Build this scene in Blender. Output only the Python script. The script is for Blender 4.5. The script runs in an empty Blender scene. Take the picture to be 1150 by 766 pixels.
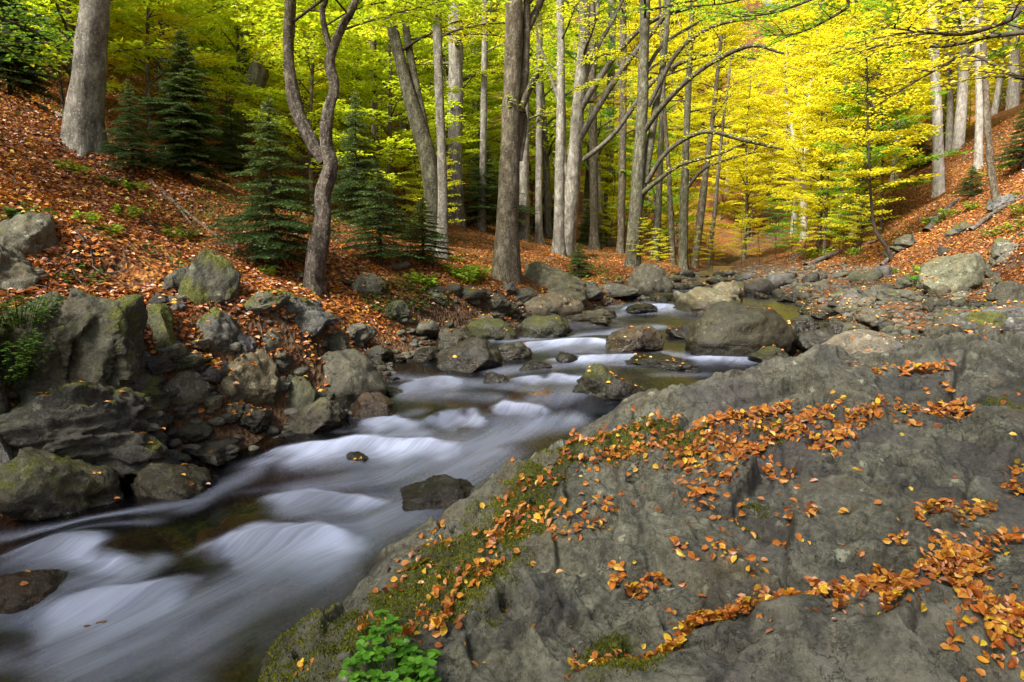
import bpy, bmesh, math, random
import numpy as np
from mathutils import Vector, Matrix
from mathutils.bvhtree import BVHTree

RNG = np.random.default_rng(11)
random.seed(5)
PI = math.pi
COL = bpy.context.scene.collection
PW, PH, FPX = 1150.0, 766.0, 767.0            # the photograph's frame, focal length in its pixels
CAM = np.array([0.0, 0.0, 1.75])
TH = math.radians(6.2)

# ------------------------------------------------------------------ noise
def _h(ix, iy, iz, seed):
    n = (ix.astype(np.int64) * 374761393 + iy.astype(np.int64) * 668265263 + iz.astype(np.int64) * 2147483647 + seed * 974634777) & 0xFFFFFFFF
    n = ((n ^ (n >> 13)) * 1274126177) & 0xFFFFFFFF
    n = ((n ^ (n >> 16)) * 2246822519) & 0xFFFFFFFF
    return ((n ^ (n >> 15)) & 0xFFFFFF) / float(0xFFFFFF) * 2 - 1

def vnoise(x, y, z=0.0, seed=0):
    x, y, z = np.broadcast_arrays(np.asarray(x, float), np.asarray(y, float), np.asarray(z, float))
    x0, y0, z0 = np.floor(x), np.floor(y), np.floor(z)
    fx, fy, fz = x - x0, y - y0, z - z0
    fx, fy, fz = [f * f * f * (f * (f * 6 - 15) + 10) for f in (fx, fy, fz)]
    out = 0
    for i in (0, 1):
        for j in (0, 1):
            for k in (0, 1):
                w = (fx if i else 1 - fx) * (fy if j else 1 - fy) * (fz if k else 1 - fz)
                out = out + w * _h(x0 + i, y0 + j, z0 + k, seed)
    return out

def fbm(x, y, z=0.0, o=4, seed=0, gain=.5):
    a, s, f = 1.0, 0, 1.0
    for i in range(o):
        s = s + a * vnoise(x * f + i * 13.7, y * f - i * 7.3, z * f, seed + i)
        a *= gain; f *= 2.03
    return s

def facets(x, y, seed, tilt, off):
    """broken plates: every cell of a jittered grid is its own slightly tilted, slightly raised plane"""
    x0, y0 = np.floor(x), np.floor(y); best = np.full(np.shape(x), 9e9); second = best.copy(); val = np.zeros(np.shape(x))
    for i in (-1, 0, 1):
        for j in (-1, 0, 1):
            cx, cy = x0 + i, y0 + j; zz = 0 * cx
            px, py = cx + .5 + .45 * _h(cx, cy, zz, seed), cy + .5 + .45 * _h(cx, cy, zz, seed + 1)
            dx, dy = x - px, y - py; d = dx * dx + dy * dy
            v = off * _h(cx, cy, zz, seed + 2) + tilt * (dx * _h(cx, cy, zz, seed + 3) + dy * _h(cx, cy, zz, seed + 4))
            m = d < best
            second = np.where(m, best, np.minimum(second, d)); val = np.where(m, v, val); best = np.where(m, d, best)
    return val, np.sqrt(second) - np.sqrt(best)

def facets3(P, f, seed, tilt, off):
    """the same broken plates in three dimensions"""
    Q = P * np.asarray(f, float); c0 = np.floor(Q); best = np.full(len(P), 9e9); val = np.zeros(len(P))
    for i in (-1, 0, 1):
        for j in (-1, 0, 1):
            for k in (-1, 0, 1):
                c = c0 + [i, j, k]; h = lambda q: _h(c[:, 0], c[:, 1], c[:, 2], seed + q)
                d = Q - c - .5 - .42 * np.stack([h(0), h(1), h(2)], 1); dd = (d * d).sum(1); m = dd < best
                val = np.where(m, off * h(3) + tilt * (d[:, 0] * h(4) + d[:, 1] * h(5) + d[:, 2] * h(6)), val); best = np.where(m, dd, best)
    return val

def sstep(a, b, x):
    t = np.clip((x - a) / (b - a), 0, 1)
    return t * t * (3 - 2 * t)

def polydist(x, y, pts):
    """distance to a polyline and parameter 0..1 along it and side sign"""
    best = np.full(np.shape(x), 1e9); par = np.zeros(np.shape(x)); side = np.zeros(np.shape(x))
    seg = np.hypot(np.diff(pts[:, 0]), np.diff(pts[:, 1])); L = max(seg.sum(), 1e-6); acc = 0
    for i in range(len(pts) - 1):
        ax, ay = pts[i]; bx, by = pts[i + 1]; dx, dy = bx - ax, by - ay
        t = np.clip(((x - ax) * dx + (y - ay) * dy) / max(dx * dx + dy * dy, 1e-9), 0, 1)
        d = np.hypot(x - ax - t * dx, y - ay - t * dy)
        m = d < best
        best = np.where(m, d, best); par = np.where(m, (acc + t * seg[i]) / L, par)
        side = np.where(m, np.sign(dx * (y - ay) - dy * (x - ax)), side)
        acc += seg[i]
    return best, par, side

# ------------------------------------------------------------------ camera rays
def ray(px, py):
    u, v = (px - PW / 2) / FPX, (PH / 2 - py) / FPX
    return np.array([u, math.cos(TH) + v * math.sin(TH), -math.sin(TH) + v * math.cos(TH)])

def at_depth(px, py, y):
    d = ray(px, py); return CAM + d * (y / d[1])

def project(P):
    d = np.asarray(P, float) - CAM
    f = d[..., 1] * math.cos(TH) - d[..., 2] * math.sin(TH)
    up = d[..., 1] * math.sin(TH) + d[..., 2] * math.cos(TH)
    f = np.where(f < .05, .05, f)
    return PW / 2 + FPX * d[..., 0] / f, PH / 2 - FPX * up / f, f

def march(px, py, fn, t0=1.2, t1=130):
    d = ray(px, py)
    t = t0 * 1.02 ** np.arange(int(math.log(t1 / t0) / math.log(1.02)))
    P = CAM + d * t[:, None]
    below = P[:, 2] < fn(P[:, 0], P[:, 1])
    if not below.any():
        return None
    i = int(np.argmax(below)); lo, hi = t[max(i - 1, 0)], t[i]
    for _ in range(18):
        m = (lo + hi) / 2; p = CAM + d * m
        if p[2] < float(fn(p[0:1], p[1:2])[0]): hi = m
        else: lo = m
    return CAM + d * hi

# ------------------------------------------------------------------ the lie of the land
YW = [-6, 0, 2.5, 4, 5, 6, 6.4, 6.8, 8, 9.5, 12, 14, 19, 24, 30, 45, 60, 140]
ZW = [-.5, -.15, 0, .06, .14, .26, .32, .46, .56, .68, .85, .98, 1.22, 1.40, 1.62, 2.3, 3.0, 7]
YL = [-6, 0, 2.5, 4.4, 5.3, 6, 6.5, 8, 9.7, 11.8, 14, 19, 24, 30, 45, 140]
XL = [-9, -6.5, -4.8, -3.4, -2.7, -2.15, -1.4, -1.4, -.95, 1.0, 2.3, 4.6, 6.3, 8.5, 14, 60]
YR = [-6, 0, 2.5, 4, 5, 6, 7, 8.5, 9.5, 12, 14, 19, 24, 30, 45, 140]
XR = [-4, -1, 0, .6, 1.2, 1.7, 2.7, 4.1, 5.1, 5.7, 5.8, 6.8, 7.6, 9.6, 15, 61]
YH = [-6, 2, 6, 9, 12, 18, 24, 30, 45, 140]
XH = [5, 6, 7, 7.2, 7.8, 8.8, 9.8, 11.5, 17, 64]

def zw(y):
    return np.interp(y, YW, ZW)

LIPS, HUMPS = [], []       # water falls and bulges, filled in below
def water0(x, y):
    return zw(y + .12 * vnoise(x * 1.1, y * .6, 0, 4)) + 0 * x

def water(x, y):
    x = np.asarray(x, float); y = np.asarray(y, float)
    z = water0(x, y)
    for pts, dz, back in LIPS:
        d, par, side = polydist(x, y, pts)
        win = sstep(0, .3, par) * sstep(0, .3, 1 - par)
        z = z + dz * win * np.where(side > 0, np.exp(-d / back), np.exp(-(d / (.55 * dz + .05)) ** 2))
    for hx, hy, r, ry, dz in HUMPS:
        z = z + dz * np.exp(-(((x - hx) / r) ** 2 + ((y - hy) / ry) ** 2))
    return z + .012 * vnoise(x * 2.2, y * 2.2, 0, 9) * sstep(30, 8, y)

def ground(x, y):
    x = np.asarray(x, float); y = np.asarray(y, float)
    w = .22 * fbm(y * .7, x * .3, 0, 2, 31)
    xl, xr, xh = np.interp(y, YL, XL) + w, np.interp(y, YR, XR) + w, np.interp(y, YH, XH) + .8 * vnoise(y * .35, 0, 0, 3)
    z0 = zw(y)
    dl = np.maximum(xl - x, 0)
    bh = np.interp(y, [5.5, 6.5, 8, 10, 14, 18], [1.0, .9, .5, .35, .28, .22])
    s = np.interp(y, [0, 6, 8, 10, 12, 14, 18, 30], [.35, .3, .4, .46, .33, .2, .13, .12])
    left = bh * sstep(0, .95, dl) + s * np.maximum(dl - .3, 0) + .42 * np.maximum(dl - 8.5, 0) ** 1.0 * sstep(8, 13, dl)
    dr = np.maximum(x - xr, 0)
    bar = .10 * sstep(0, .4, dr) + .17 * np.minimum(dr, np.maximum(xh - xr, 0))
    hill = .62 * np.maximum(x - xh, 0) * sstep(-.3, 1.2, x - xh)
    end = .5 * np.maximum(y - 52, 0)
    inside = np.minimum(x - xl, xr - x)
    bed = -.34 * sstep(-.05, .7, inside)
    rough = .05 * fbm(x * .9, y * .9, 0, 3, 17) + .018 * fbm(x * 4, y * 4, 0, 2, 23)
    big = .5 * fbm(x * .13, y * .13, 0, 2, 41) * sstep(3, 12, np.maximum(dl, x - xh))
    return np.where(dl > 0, left, np.where(dr > 0, bar + hill, bed)) + z0 + end + rough * (1 + .8 * sstep(0, 1, np.maximum(dl, dr))) + big

class Table:
    """a height function sampled once on a grid, read back bilinearly"""
    def __init__(s, fn, x0, x1, y0, y1, st):
        s.x0, s.y0, s.st = x0, y0, st
        X, Y = np.meshgrid(np.arange(x0, x1 + st, st), np.arange(y0, y1 + st, st)); s.Z = fn(X.ravel(), Y.ravel()).reshape(X.shape)
    def __call__(s, x, y):
        u = np.clip((np.asarray(x, float) - s.x0) / s.st, 0, s.Z.shape[1] - 1.001); v = np.clip((np.asarray(y, float) - s.y0) / s.st, 0, s.Z.shape[0] - 1.001)
        i, j = u.astype(int), v.astype(int); a, b = u - i, v - j; Z = s.Z
        return (Z[j, i] * (1 - a) + Z[j, i + 1] * a) * (1 - b) + (Z[j + 1, i] * (1 - a) + Z[j + 1, i + 1] * a) * b
ground_exact, water0_exact = ground, water0
G_NEAR, G_FAR = Table(ground_exact, -14, 16, 1, 32, .07), Table(ground_exact, -76, 91, -14, 141, .5)
W_NEAR = Table(water0_exact, -14, 16, -4, 34, .08)
def ground(x, y):
    x = np.asarray(x, float); y = np.asarray(y, float)
    near = (x > -13.9) & (x < 15.9) & (y > 1.1) & (y < 31.9)
    if near.all(): return G_NEAR(x, y)
    return np.where(near, G_NEAR(x, y), G_FAR(x, y))
def water0(x, y):
    if np.all(np.asarray(y) < 33): return W_NEAR(x, y)
    return water0_exact(x, y)

def surf(x, y):
    return np.maximum(ground(x, y), water0(np.asarray(x, float), np.asarray(y, float)))

def ground_at(px, py, t0=2.0):
    p = march(px, py, ground, t0)
    return p
def surf_at(px, py, t0=2.0):
    return march(px, py, surf, t0)
def water_xy(pts):
    return np.array([march(a, b, water0)[:2] for a, b in pts])

# ------------------------------------------------------------------ mesh helpers
class Geo:
    def __init__(self):
        self.v, self.f4, self.f3, self.at, self.n = [], [], [], {}, 0
    def add(self, V, F, **at):
        V = np.asarray(V, float); F = np.asarray(F, np.int64)
        self.v.append(V)
        (self.f4 if F.shape[1] == 4 else self.f3).append(F + self.n)
        for k, a in at.items():
            self.at.setdefault(k, []).append(np.broadcast_to(np.asarray(a, float), (len(V),)))
        self.n += len(V)
    def mesh(self, name, smooth=True):
        V = np.concatenate(self.v) if self.v else np.zeros((0, 3))
        return np_mesh(name, V, self.f4, self.f3, {k: np.concatenate(a) for k, a in self.at.items()}, smooth)

def np_mesh(name, V, f4=(), f3=(), attrs=None, smooth=True, vecs=None):
    me = bpy.data.meshes.new(name)
    f4 = np.concatenate(f4) if len(f4) else np.zeros((0, 4), np.int64)
    f3 = np.concatenate(f3) if len(f3) else np.zeros((0, 3), np.int64)
    me.vertices.add(len(V)); me.vertices.foreach_set('co', np.ascontiguousarray(V, np.float32).ravel())
    nl = len(f4) * 4 + len(f3) * 3
    me.loops.add(nl)
    me.loops.foreach_set('vertex_index', np.concatenate([f4.ravel(), f3.ravel()]).astype(np.int32))
    me.polygons.add(len(f4) + len(f3))
    st = np.concatenate([np.arange(len(f4)) * 4, len(f4) * 4 + np.arange(len(f3)) * 3]).astype(np.int32)
    me.polygons.foreach_set('loop_start', st)
    me.polygons.foreach_set('use_smooth', np.full(len(st), smooth))
    me.update(calc_edges=True)
    for k, a in (attrs or {}).items():
        me.attributes.new(k, 'FLOAT', 'POINT').data.foreach_set('value', np.ascontiguousarray(a, np.float32))
    for k, a in (vecs or {}).items():
        me.attributes.new(k, 'FLOAT_VECTOR', 'POINT').data.foreach_set('vector', np.ascontiguousarray(a, np.float32).ravel())
    return me

def put(name, me, mat=None, parent=None, loc=None):
    o = bpy.data.objects.new(name, me); COL.objects.link(o)
    if mat is not None and me is not None and len(me.materials) == 0:
        me.materials.append(mat)
    if parent is not None: o.parent = parent
    if loc is not None: o.location = [float(c) for c in loc]
    return o

def tag(o, label=None, cat=None, group=None, kind=None):
    if label: o['label'] = label
    if cat: o['category'] = cat
    if group: o['group'] = group
    if kind: o['kind'] = kind
    return o

def empty(name, loc, label, cat, group=None):
    o = bpy.data.objects.new(name, None); COL.objects.link(o)
    o.location = [float(c) for c in loc]; o.empty_display_size = .2
    return tag(o, label, cat, group)

def copy_tree(o, parent=None):
    c = o.copy(); COL.objects.link(c)
    if parent is not None: c.parent = parent
    for ch in list(o.children):
        copy_tree(ch, c)
    return c

def smooth_path(P, n):
    """Catmull-Rom through the points; works on any columns"""
    P = np.asarray(P, float)
    if len(P) < 3:
        t = np.linspace(0, 1, n)[:, None]; return P[0] * (1 - t) + P[-1] * t
    Q = np.vstack([2 * P[0] - P[1], P, 2 * P[-1] - P[-2]])
    u = np.linspace(0, len(P) - 1 - 1e-6, n); i = u.astype(int); t = (u - i)[:, None]
    a, b, c, d = Q[i], Q[i + 1], Q[i + 2], Q[i + 3]
    return .5 * (2 * b + (c - a) * t + (2 * a - 5 * b + 4 * c - d) * t * t + (3 * b - 3 * c + d - a) * t ** 3)

def tube(P, rad, sides=6, flare=0.0, lumps=0.0, seed=0, lobes=5):
    P = np.asarray(P, float); n = len(P); rad = np.asarray(rad, float)
    T = np.gradient(P, axis=0); T /= np.linalg.norm(T, axis=1)[:, None] + 1e-9
    ref = np.array([0.0, 1, 0]) if abs(T[0][1]) < .8 else np.array([1.0, 0, 0])
    A = np.cross(T, ref); A /= np.linalg.norm(A, axis=1)[:, None] + 1e-9
    B = np.cross(T, A)
    a = np.arange(sides) * 2 * PI / sides
    r = rad[:, None] * np.ones((1, sides))
    if lumps > .15:      # a spirally twisted stem
        h = np.concatenate([[0], np.cumsum(np.linalg.norm(np.diff(P, axis=0), axis=1))])[:, None]
        r = r * (1 + .13 * np.cos(3 * a + 4 * h) + .07 * np.cos(7 * a - 5 * h + 1))
    if flare:
        h = np.concatenate([[0], np.cumsum(np.linalg.norm(np.diff(P, axis=0), axis=1))])[:, None]
        r = r * (1 + flare * np.exp(-h / (1.9 * rad[0])) * (.8 + .6 * np.cos(lobes * a + seed) + .25 * np.cos(3 * a + seed * 2)))
        r = r * (1 + .05 * np.exp(-h / (9 * rad[0])) * np.cos(lobes * a + seed))
    if lumps:
        h = np.concatenate([[0], np.cumsum(np.linalg.norm(np.diff(P, axis=0), axis=1))])[:, None]
        r = r * (1 + lumps * fbm(np.cos(a) * 1.2 + 0 * h, np.sin(a) * 1.2 + 0 * h, h * 1.6 + seed, 3, seed))
    V = P[:, None, :] + r[..., None] * (np.cos(a)[None, :, None] * A[:, None, :] + np.sin(a)[None, :, None] * B[:, None, :])
    i = np.arange(n - 1)[:, None] * sides; k = np.arange(sides)[None, :]; k2 = (k + 1) % sides
    F = np.stack([i + k, i + k2, i + sides + k2, i + sides + k], -1).reshape(-1, 4)
    return V.reshape(-1, 3), F

def unit(v):
    return v / (np.linalg.norm(v, axis=-1, keepdims=True) + 1e-9)

def leaf_geo(P, D, N, S, wid=.34, fold=.10, tipdrop=.06):
    """many simple six-cornered leaves at once: base P, direction D, face normal N, length S"""
    D = unit(D); N = unit(N - D * (N * D).sum(-1, keepdims=True)); W = np.cross(N, D)
    st = np.array([[0, 0, 0], [.32, -wid, fold], [.72, -wid * .78, fold * .8], [1, 0, -tipdrop], [.72, wid * .78, fold * .8], [.32, wid, fold]])
    V = P[:, None, :] + S[:, None, None] * (st[None, :, 0:1] * D[:, None, :] + st[None, :, 1:2] * W[:, None, :] + st[None, :, 2:3] * N[:, None, :])
    i = np.arange(len(P))[:, None] * 6
    F = np.concatenate([i + np.array([[0, 1, 2, 3]]), i + np.array([[0, 3, 4, 5]])])
    return V.reshape(-1, 3), F

# ------------------------------------------------------------------ materials
def mat_new(name):
    m = bpy.data.materials.new(name); m.use_nodes = True
    nt = m.node_tree; nt.nodes.clear()
    return m, nt

class NT:
    def __init__(s, nt): s.nt = nt
    def n(s, t, **kw):
        x = s.nt.nodes.new(t)
        for k, v in kw.items(): setattr(x, k, v)
        return x
    def l(s, a, b): s.nt.links.new(a, b)
    def val(s, sock, v):
        if hasattr(v, 'links'): s.l(v, sock)
        else: sock.default_value = v
    def math(s, op, a, b=None, clamp=False):
        x = s.n('ShaderNodeMath', operation=op, use_clamp=clamp); s.val(x.inputs[0], a)
        if b is not None: s.val(x.inputs[1], b)
        return x.outputs[0]
    def mix(s, f, a, b, mode='MIX'):
        x = s.n('ShaderNodeMix', data_type='RGBA', blend_type=mode)
        s.val(x.inputs[0], f)
        for sock, v in ((x.inputs[6], a), (x.inputs[7], b)):
            s.val(sock, v if hasattr(v, 'links') else (*v, 1.0))
        return x.outputs[2]
    def noise(s, vec, scale, detail=4, rough=.55, dist=0.0):
        x = s.n('ShaderNodeTexNoise'); s.l(vec, x.inputs['Vector'])
        x.inputs['Scale'].default_value = scale; x.inputs['Detail'].default_value = detail
        x.inputs['Roughness'].default_value = rough; x.inputs['Distortion'].default_value = dist
        return x.outputs[0]
    def vor(s, vec, scale, feature='F1', rnd=1.0):
        x = s.n('ShaderNodeTexVoronoi', feature=feature); s.l(vec, x.inputs['Vector'])
        x.inputs['Scale'].default_value = scale; x.inputs['Randomness'].default_value = rnd
        return x
    def ramp(s, f, stops, interp='LINEAR'):
        x = s.n('ShaderNodeValToRGB'); x.color_ramp.interpolation = interp
        e = x.color_ramp.elements
        while len(e) < len(stops): e.new(.5)
        for q, (p, c) in zip(e, stops):
            q.position = p; q.color = (*c, 1) if len(c) == 3 else c
        s.l(f, x.inputs[0]); return x.outputs[0]
    def step(s, f, a, b):
        x = s.n('ShaderNodeMapRange', interpolation_type='SMOOTHSTEP'); s.l(f, x.inputs[0])
        x.inputs[1].default_value = a; x.inputs[2].default_value = b
        return x.outputs[0]
    def mapping(s, vec, scale=(1, 1, 1), rot=(0, 0, 0)):
        x = s.n('ShaderNodeMapping'); s.l(vec, x.inputs[0])
        x.inputs['Scale'].default_value = scale; x.inputs['Rotation'].default_value = rot
        return x.outputs[0]
    def attr(s, name, kind='GEOMETRY'):
        x = s.n('ShaderNodeAttribute', attribute_name=name, attribute_type=kind); return x
    def bump(s, h, strength=.5, dist=.02, prev=None):
        x = s.n('ShaderNodeBump'); x.inputs['Strength'].default_value = strength; x.inputs['Distance'].default_value = dist
        s.l(h, x.inputs['Height'])
        if prev is not None: s.l(prev, x.inputs['Normal'])
        return x.outputs[0]
    def out(s, sh):
        o = s.n('ShaderNodeOutputMaterial'); s.l(sh, o.inputs[0])
    def principled(s, col, rough=.8, normal=None, spec=.3):
        p = s.n('ShaderNodeBsdfPrincipled'); s.val(p.inputs['Base Color'], col if hasattr(col, 'links') else (*col, 1))
        s.val(p.inputs['Roughness'], rough); p.inputs['Specular IOR Level'].default_value = spec
        if normal is not None: s.l(normal, p.inputs['Normal'])
        return p.outputs[0]

def leaf_shader(k, col, trans=.5, gloss=0.0):
    d = k.n('ShaderNodeBsdfDiffuse'); k.val(d.inputs[0], col)
    t = k.n('ShaderNodeBsdfTranslucent'); k.val(t.inputs[0], col)
    m = k.n('ShaderNodeMixShader'); m.inputs[0].default_value = trans
    k.l(d.outputs[0], m.inputs[1]); k.l(t.outputs[0], m.inputs[2])
    sh = m.outputs[0]
    if gloss:
        g = k.n('ShaderNodeBsdfGlossy'); g.inputs['Roughness'].default_value = .42; g.inputs[0].default_value = (1, 1, 1, 1)
        m2 = k.n('ShaderNodeMixShader'); m2.inputs[0].default_value = gloss
        k.l(sh, m2.inputs[1]); k.l(g.outputs[0], m2.inputs[2]); sh = m2.outputs[0]
    return sh

def make_crown_mat(name, trans=.6):
    """live foliage: the object's own colour, varied leaf by leaf"""
    m, nt = mat_new(name); k = NT(nt)
    oi = k.n('ShaderNodeObjectInfo'); r = k.attr('rnd').outputs['Fac']
    warm = k.mix(.55, oi.outputs['Color'], (.76, .50, .02))
    green = k.mix(.6, oi.outputs['Color'], (.20, .38, .02))
    c = k.mix(k.step(r, .62, 1.0), oi.outputs['Color'], warm)
    c = k.mix(k.step(r, .36, .0), c, green)
    k.out(leaf_shader(k, c, trans, .03))
    return m

def make_litter_mat(name):
    m, nt = mat_new(name); k = NT(nt)
    r = k.attr('rnd').outputs['Fac']
    c = k.ramp(r, [(0, (.035, .016, .009)), (.20, (.12, .036, .013)), (.42, (.32, .098, .02)), (.66, (.52, .18, .027)), (.86, (.60, .30, .04)), (1, (.70, .50, .04))])
    k.out(leaf_shader(k, c, .22, .05))
    return m

def make_single_leaf_mat(name):
    m, nt = mat_new(name); k = NT(nt)
    oi = k.n('ShaderNodeObjectInfo'); co = k.n('ShaderNodeTexCoord').outputs['Object']
    nz = k.noise(co, 38, 3)
    c = k.mix(k.step(nz, .5, .72), oi.outputs['Color'], (.16, .05, .015))
    sep = k.n('ShaderNodeSeparateXYZ'); k.l(co, sep.inputs[0])
    wv = k.n('ShaderNodeTexWave', wave_type='BANDS', bands_direction='X'); wv.inputs['Scale'].default_value = 26
    k.l(co, wv.inputs['Vector']); wv.inputs['Distortion'].default_value = .5
    nrm = k.bump(wv.outputs[1], .25, .004)
    p = k.principled(c, .5, nrm, .3); t = k.n('ShaderNodeBsdfTranslucent'); k.l(c, t.inputs[0])
    mx = k.n('ShaderNodeMixShader'); mx.inputs[0].default_value = .22
    k.l(p, mx.inputs[1]); k.l(t.outputs[0], mx.inputs[2]); k.out(mx.outputs[0])
    return m

def rock_colour(k, pos, tint, mossf, wet, nrm_z):
    """weathered schist: mottled grey, rusty stains, pale lichen discs, moss on upward faces"""
    n1 = k.noise(pos, 1.7, 5, .6); n2 = k.noise(pos, 9, 6, .65); n3 = k.noise(pos, 46, 4, .7)
    base = k.ramp(n2, [(.30, (.015, .015, .012)), (.5, (.075, .073, .06)), (.68, (.20, .195, .16))])
    base = k.mix(.45, base, k.ramp(n3, [(.34, (.014, .014, .012)), (.64, (.19, .185, .15))]))
    base = k.mix(k.math('MULTIPLY', k.step(n1, .52, .7), .55), base, (.10, .076, .042))
    base = k.mix(k.math('MULTIPLY', k.step(n1, .48, .3), .4), base, (.062, .058, .068))
    base = k.mix(k.math('MULTIPLY', k.step(k.noise(pos, 120, 3, .8), .56, .66), .45), base, (.22, .215, .18))
    base = k.mix(k.math('MULTIPLY', k.step(k.noise(pos, 85, 3, .8), .45, .36), .55), base, (.016, .015, .013))
    ln = k.n('ShaderNodeTexNoise'); ln.inputs['Scale'].default_value = 26; ln.inputs['Detail'].default_value = 4; k.l(pos, ln.inputs['Vector'])
    lv = k.n('ShaderNodeVectorMath', operation='MULTIPLY_ADD'); k.l(ln.outputs['Color'], lv.inputs[0]); lv.inputs[1].default_value = (.07, .07, .07); k.l(pos, lv.inputs[2])
    v = k.vor(lv.outputs[0], 12); sv = k.n('ShaderNodeSeparateXYZ'); k.l(v.outputs['Color'], sv.inputs[0])
    spot = k.step(k.math('SUBTRACT', k.math('MULTIPLY', sv.outputs[0], .42), v.outputs['Distance']), .0, .08)
    spot = k.math('MULTIPLY', spot, k.step(k.noise(pos, 2.6, 2), .47, .57))
    spot = k.math('MULTIPLY', spot, k.step(n3, .38, .52))
    base = k.mix(k.math('MULTIPLY', spot, .62), base, (.34, .345, .28))
    y = k.math('MULTIPLY', k.step(k.noise(pos, 22, 4, .7), .6, .7), k.step(k.noise(pos, 1.3, 2), .54, .64))
    base = k.mix(k.math('MULTIPLY', y, .6), base, (.15, .13, .035))
    base = k.mix(1.0, base, tint, 'MULTIPLY')
    mf = k.math('ADD', mossf, k.math('MULTIPLY', k.math('SUBTRACT', k.noise(pos, 3.1, 5, .65), .5), 2.4))
    mf = k.math('ADD', mf, k.math('MULTIPLY', nrm_z, .35))
    mm = k.step(mf, .72, 1.0)
    moss = k.ramp(k.noise(pos, 70, 3), [(.3, (.022, .028, .006)), (.55, (.075, .082, .012)), (.75, (.16, .15, .022))])
    base = k.mix(mm, base, moss)
    dark = k.mix(1.0, base, (.26, .24, .21), 'MULTIPLY')
    base = k.mix(wet, base, dark)
    return base, mm, n2, n3

def make_rock_mat(name):
    m, nt = mat_new(name); k = NT(nt)
    g = k.n('ShaderNodeNewGeometry'); oi = k.n('ShaderNodeObjectInfo')
    add = k.n('ShaderNodeVectorMath', operation='MULTIPLY_ADD'); k.l(oi.outputs['Random'], add.inputs[0])
    add.inputs[1].default_value = (17, 9, 5); k.l(g.outputs['Position'], add.inputs[2])
    pos = add.outputs[0]
    sep = k.n('ShaderNodeSeparateXYZ'); k.l(g.outputs['Normal'], sep.inputs[0])
    moss = k.attr('moss', 'OBJECT').outputs['Fac']; wl = k.attr('waterline', 'OBJECT').outputs['Fac']
    sp = k.n('ShaderNodeSeparateXYZ'); k.l(g.outputs['Position'], sp.inputs[0])
    hz = k.math('SUBTRACT', sp.outputs[2], wl)
    hz = k.math('ADD', hz, k.math('MULTIPLY', k.noise(pos, 5, 3), .12))
    wet = k.math('MAXIMUM', k.step(hz, .36, .16), oi.outputs['Alpha'])
    c, mm, n2, n3 = rock_colour(k, pos, oi.outputs['Color'], moss, wet, sep.outputs[2])
    h = k.math('ADD', k.math('MULTIPLY', n2, 1.0), k.math('MULTIPLY', n3, .35))
    wn = k.n('ShaderNodeTexNoise'); wn.inputs['Scale'].default_value = 4; wn.inputs['Detail'].default_value = 4; k.l(pos, wn.inputs['Vector'])
    wv = k.n('ShaderNodeVectorMath', operation='MULTIPLY_ADD'); k.l(wn.outputs['Color'], wv.inputs[0]); wv.inputs[1].default_value = (.45, .45, .45); k.l(pos, wv.inputs[2])
    cr = k.vor(k.mapping(wv.outputs[0], (1, 1, 2.6), (.4, .3, .2)), 3.2, 'DISTANCE_TO_EDGE'); crack = k.step(cr.outputs['Distance'], 0, .03)
    h = k.math('ADD', h, k.math('MULTIPLY', k.math('MULTIPLY', crack, k.step(k.noise(pos, 2.2, 2), .45, .6)), .25))
    b = k.bump(h, .9, .035); b = k.bump(k.noise(pos, 120, 4, .7), .7, .008, b)
    rough = k.math('SUBTRACT', .82, k.math('MULTIPLY', k.math('MULTIPLY', wet, k.math('SUBTRACT', 1.0, mm)), .62))
    k.out(k.principled(c, rough, b, .35))
    return m

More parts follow.
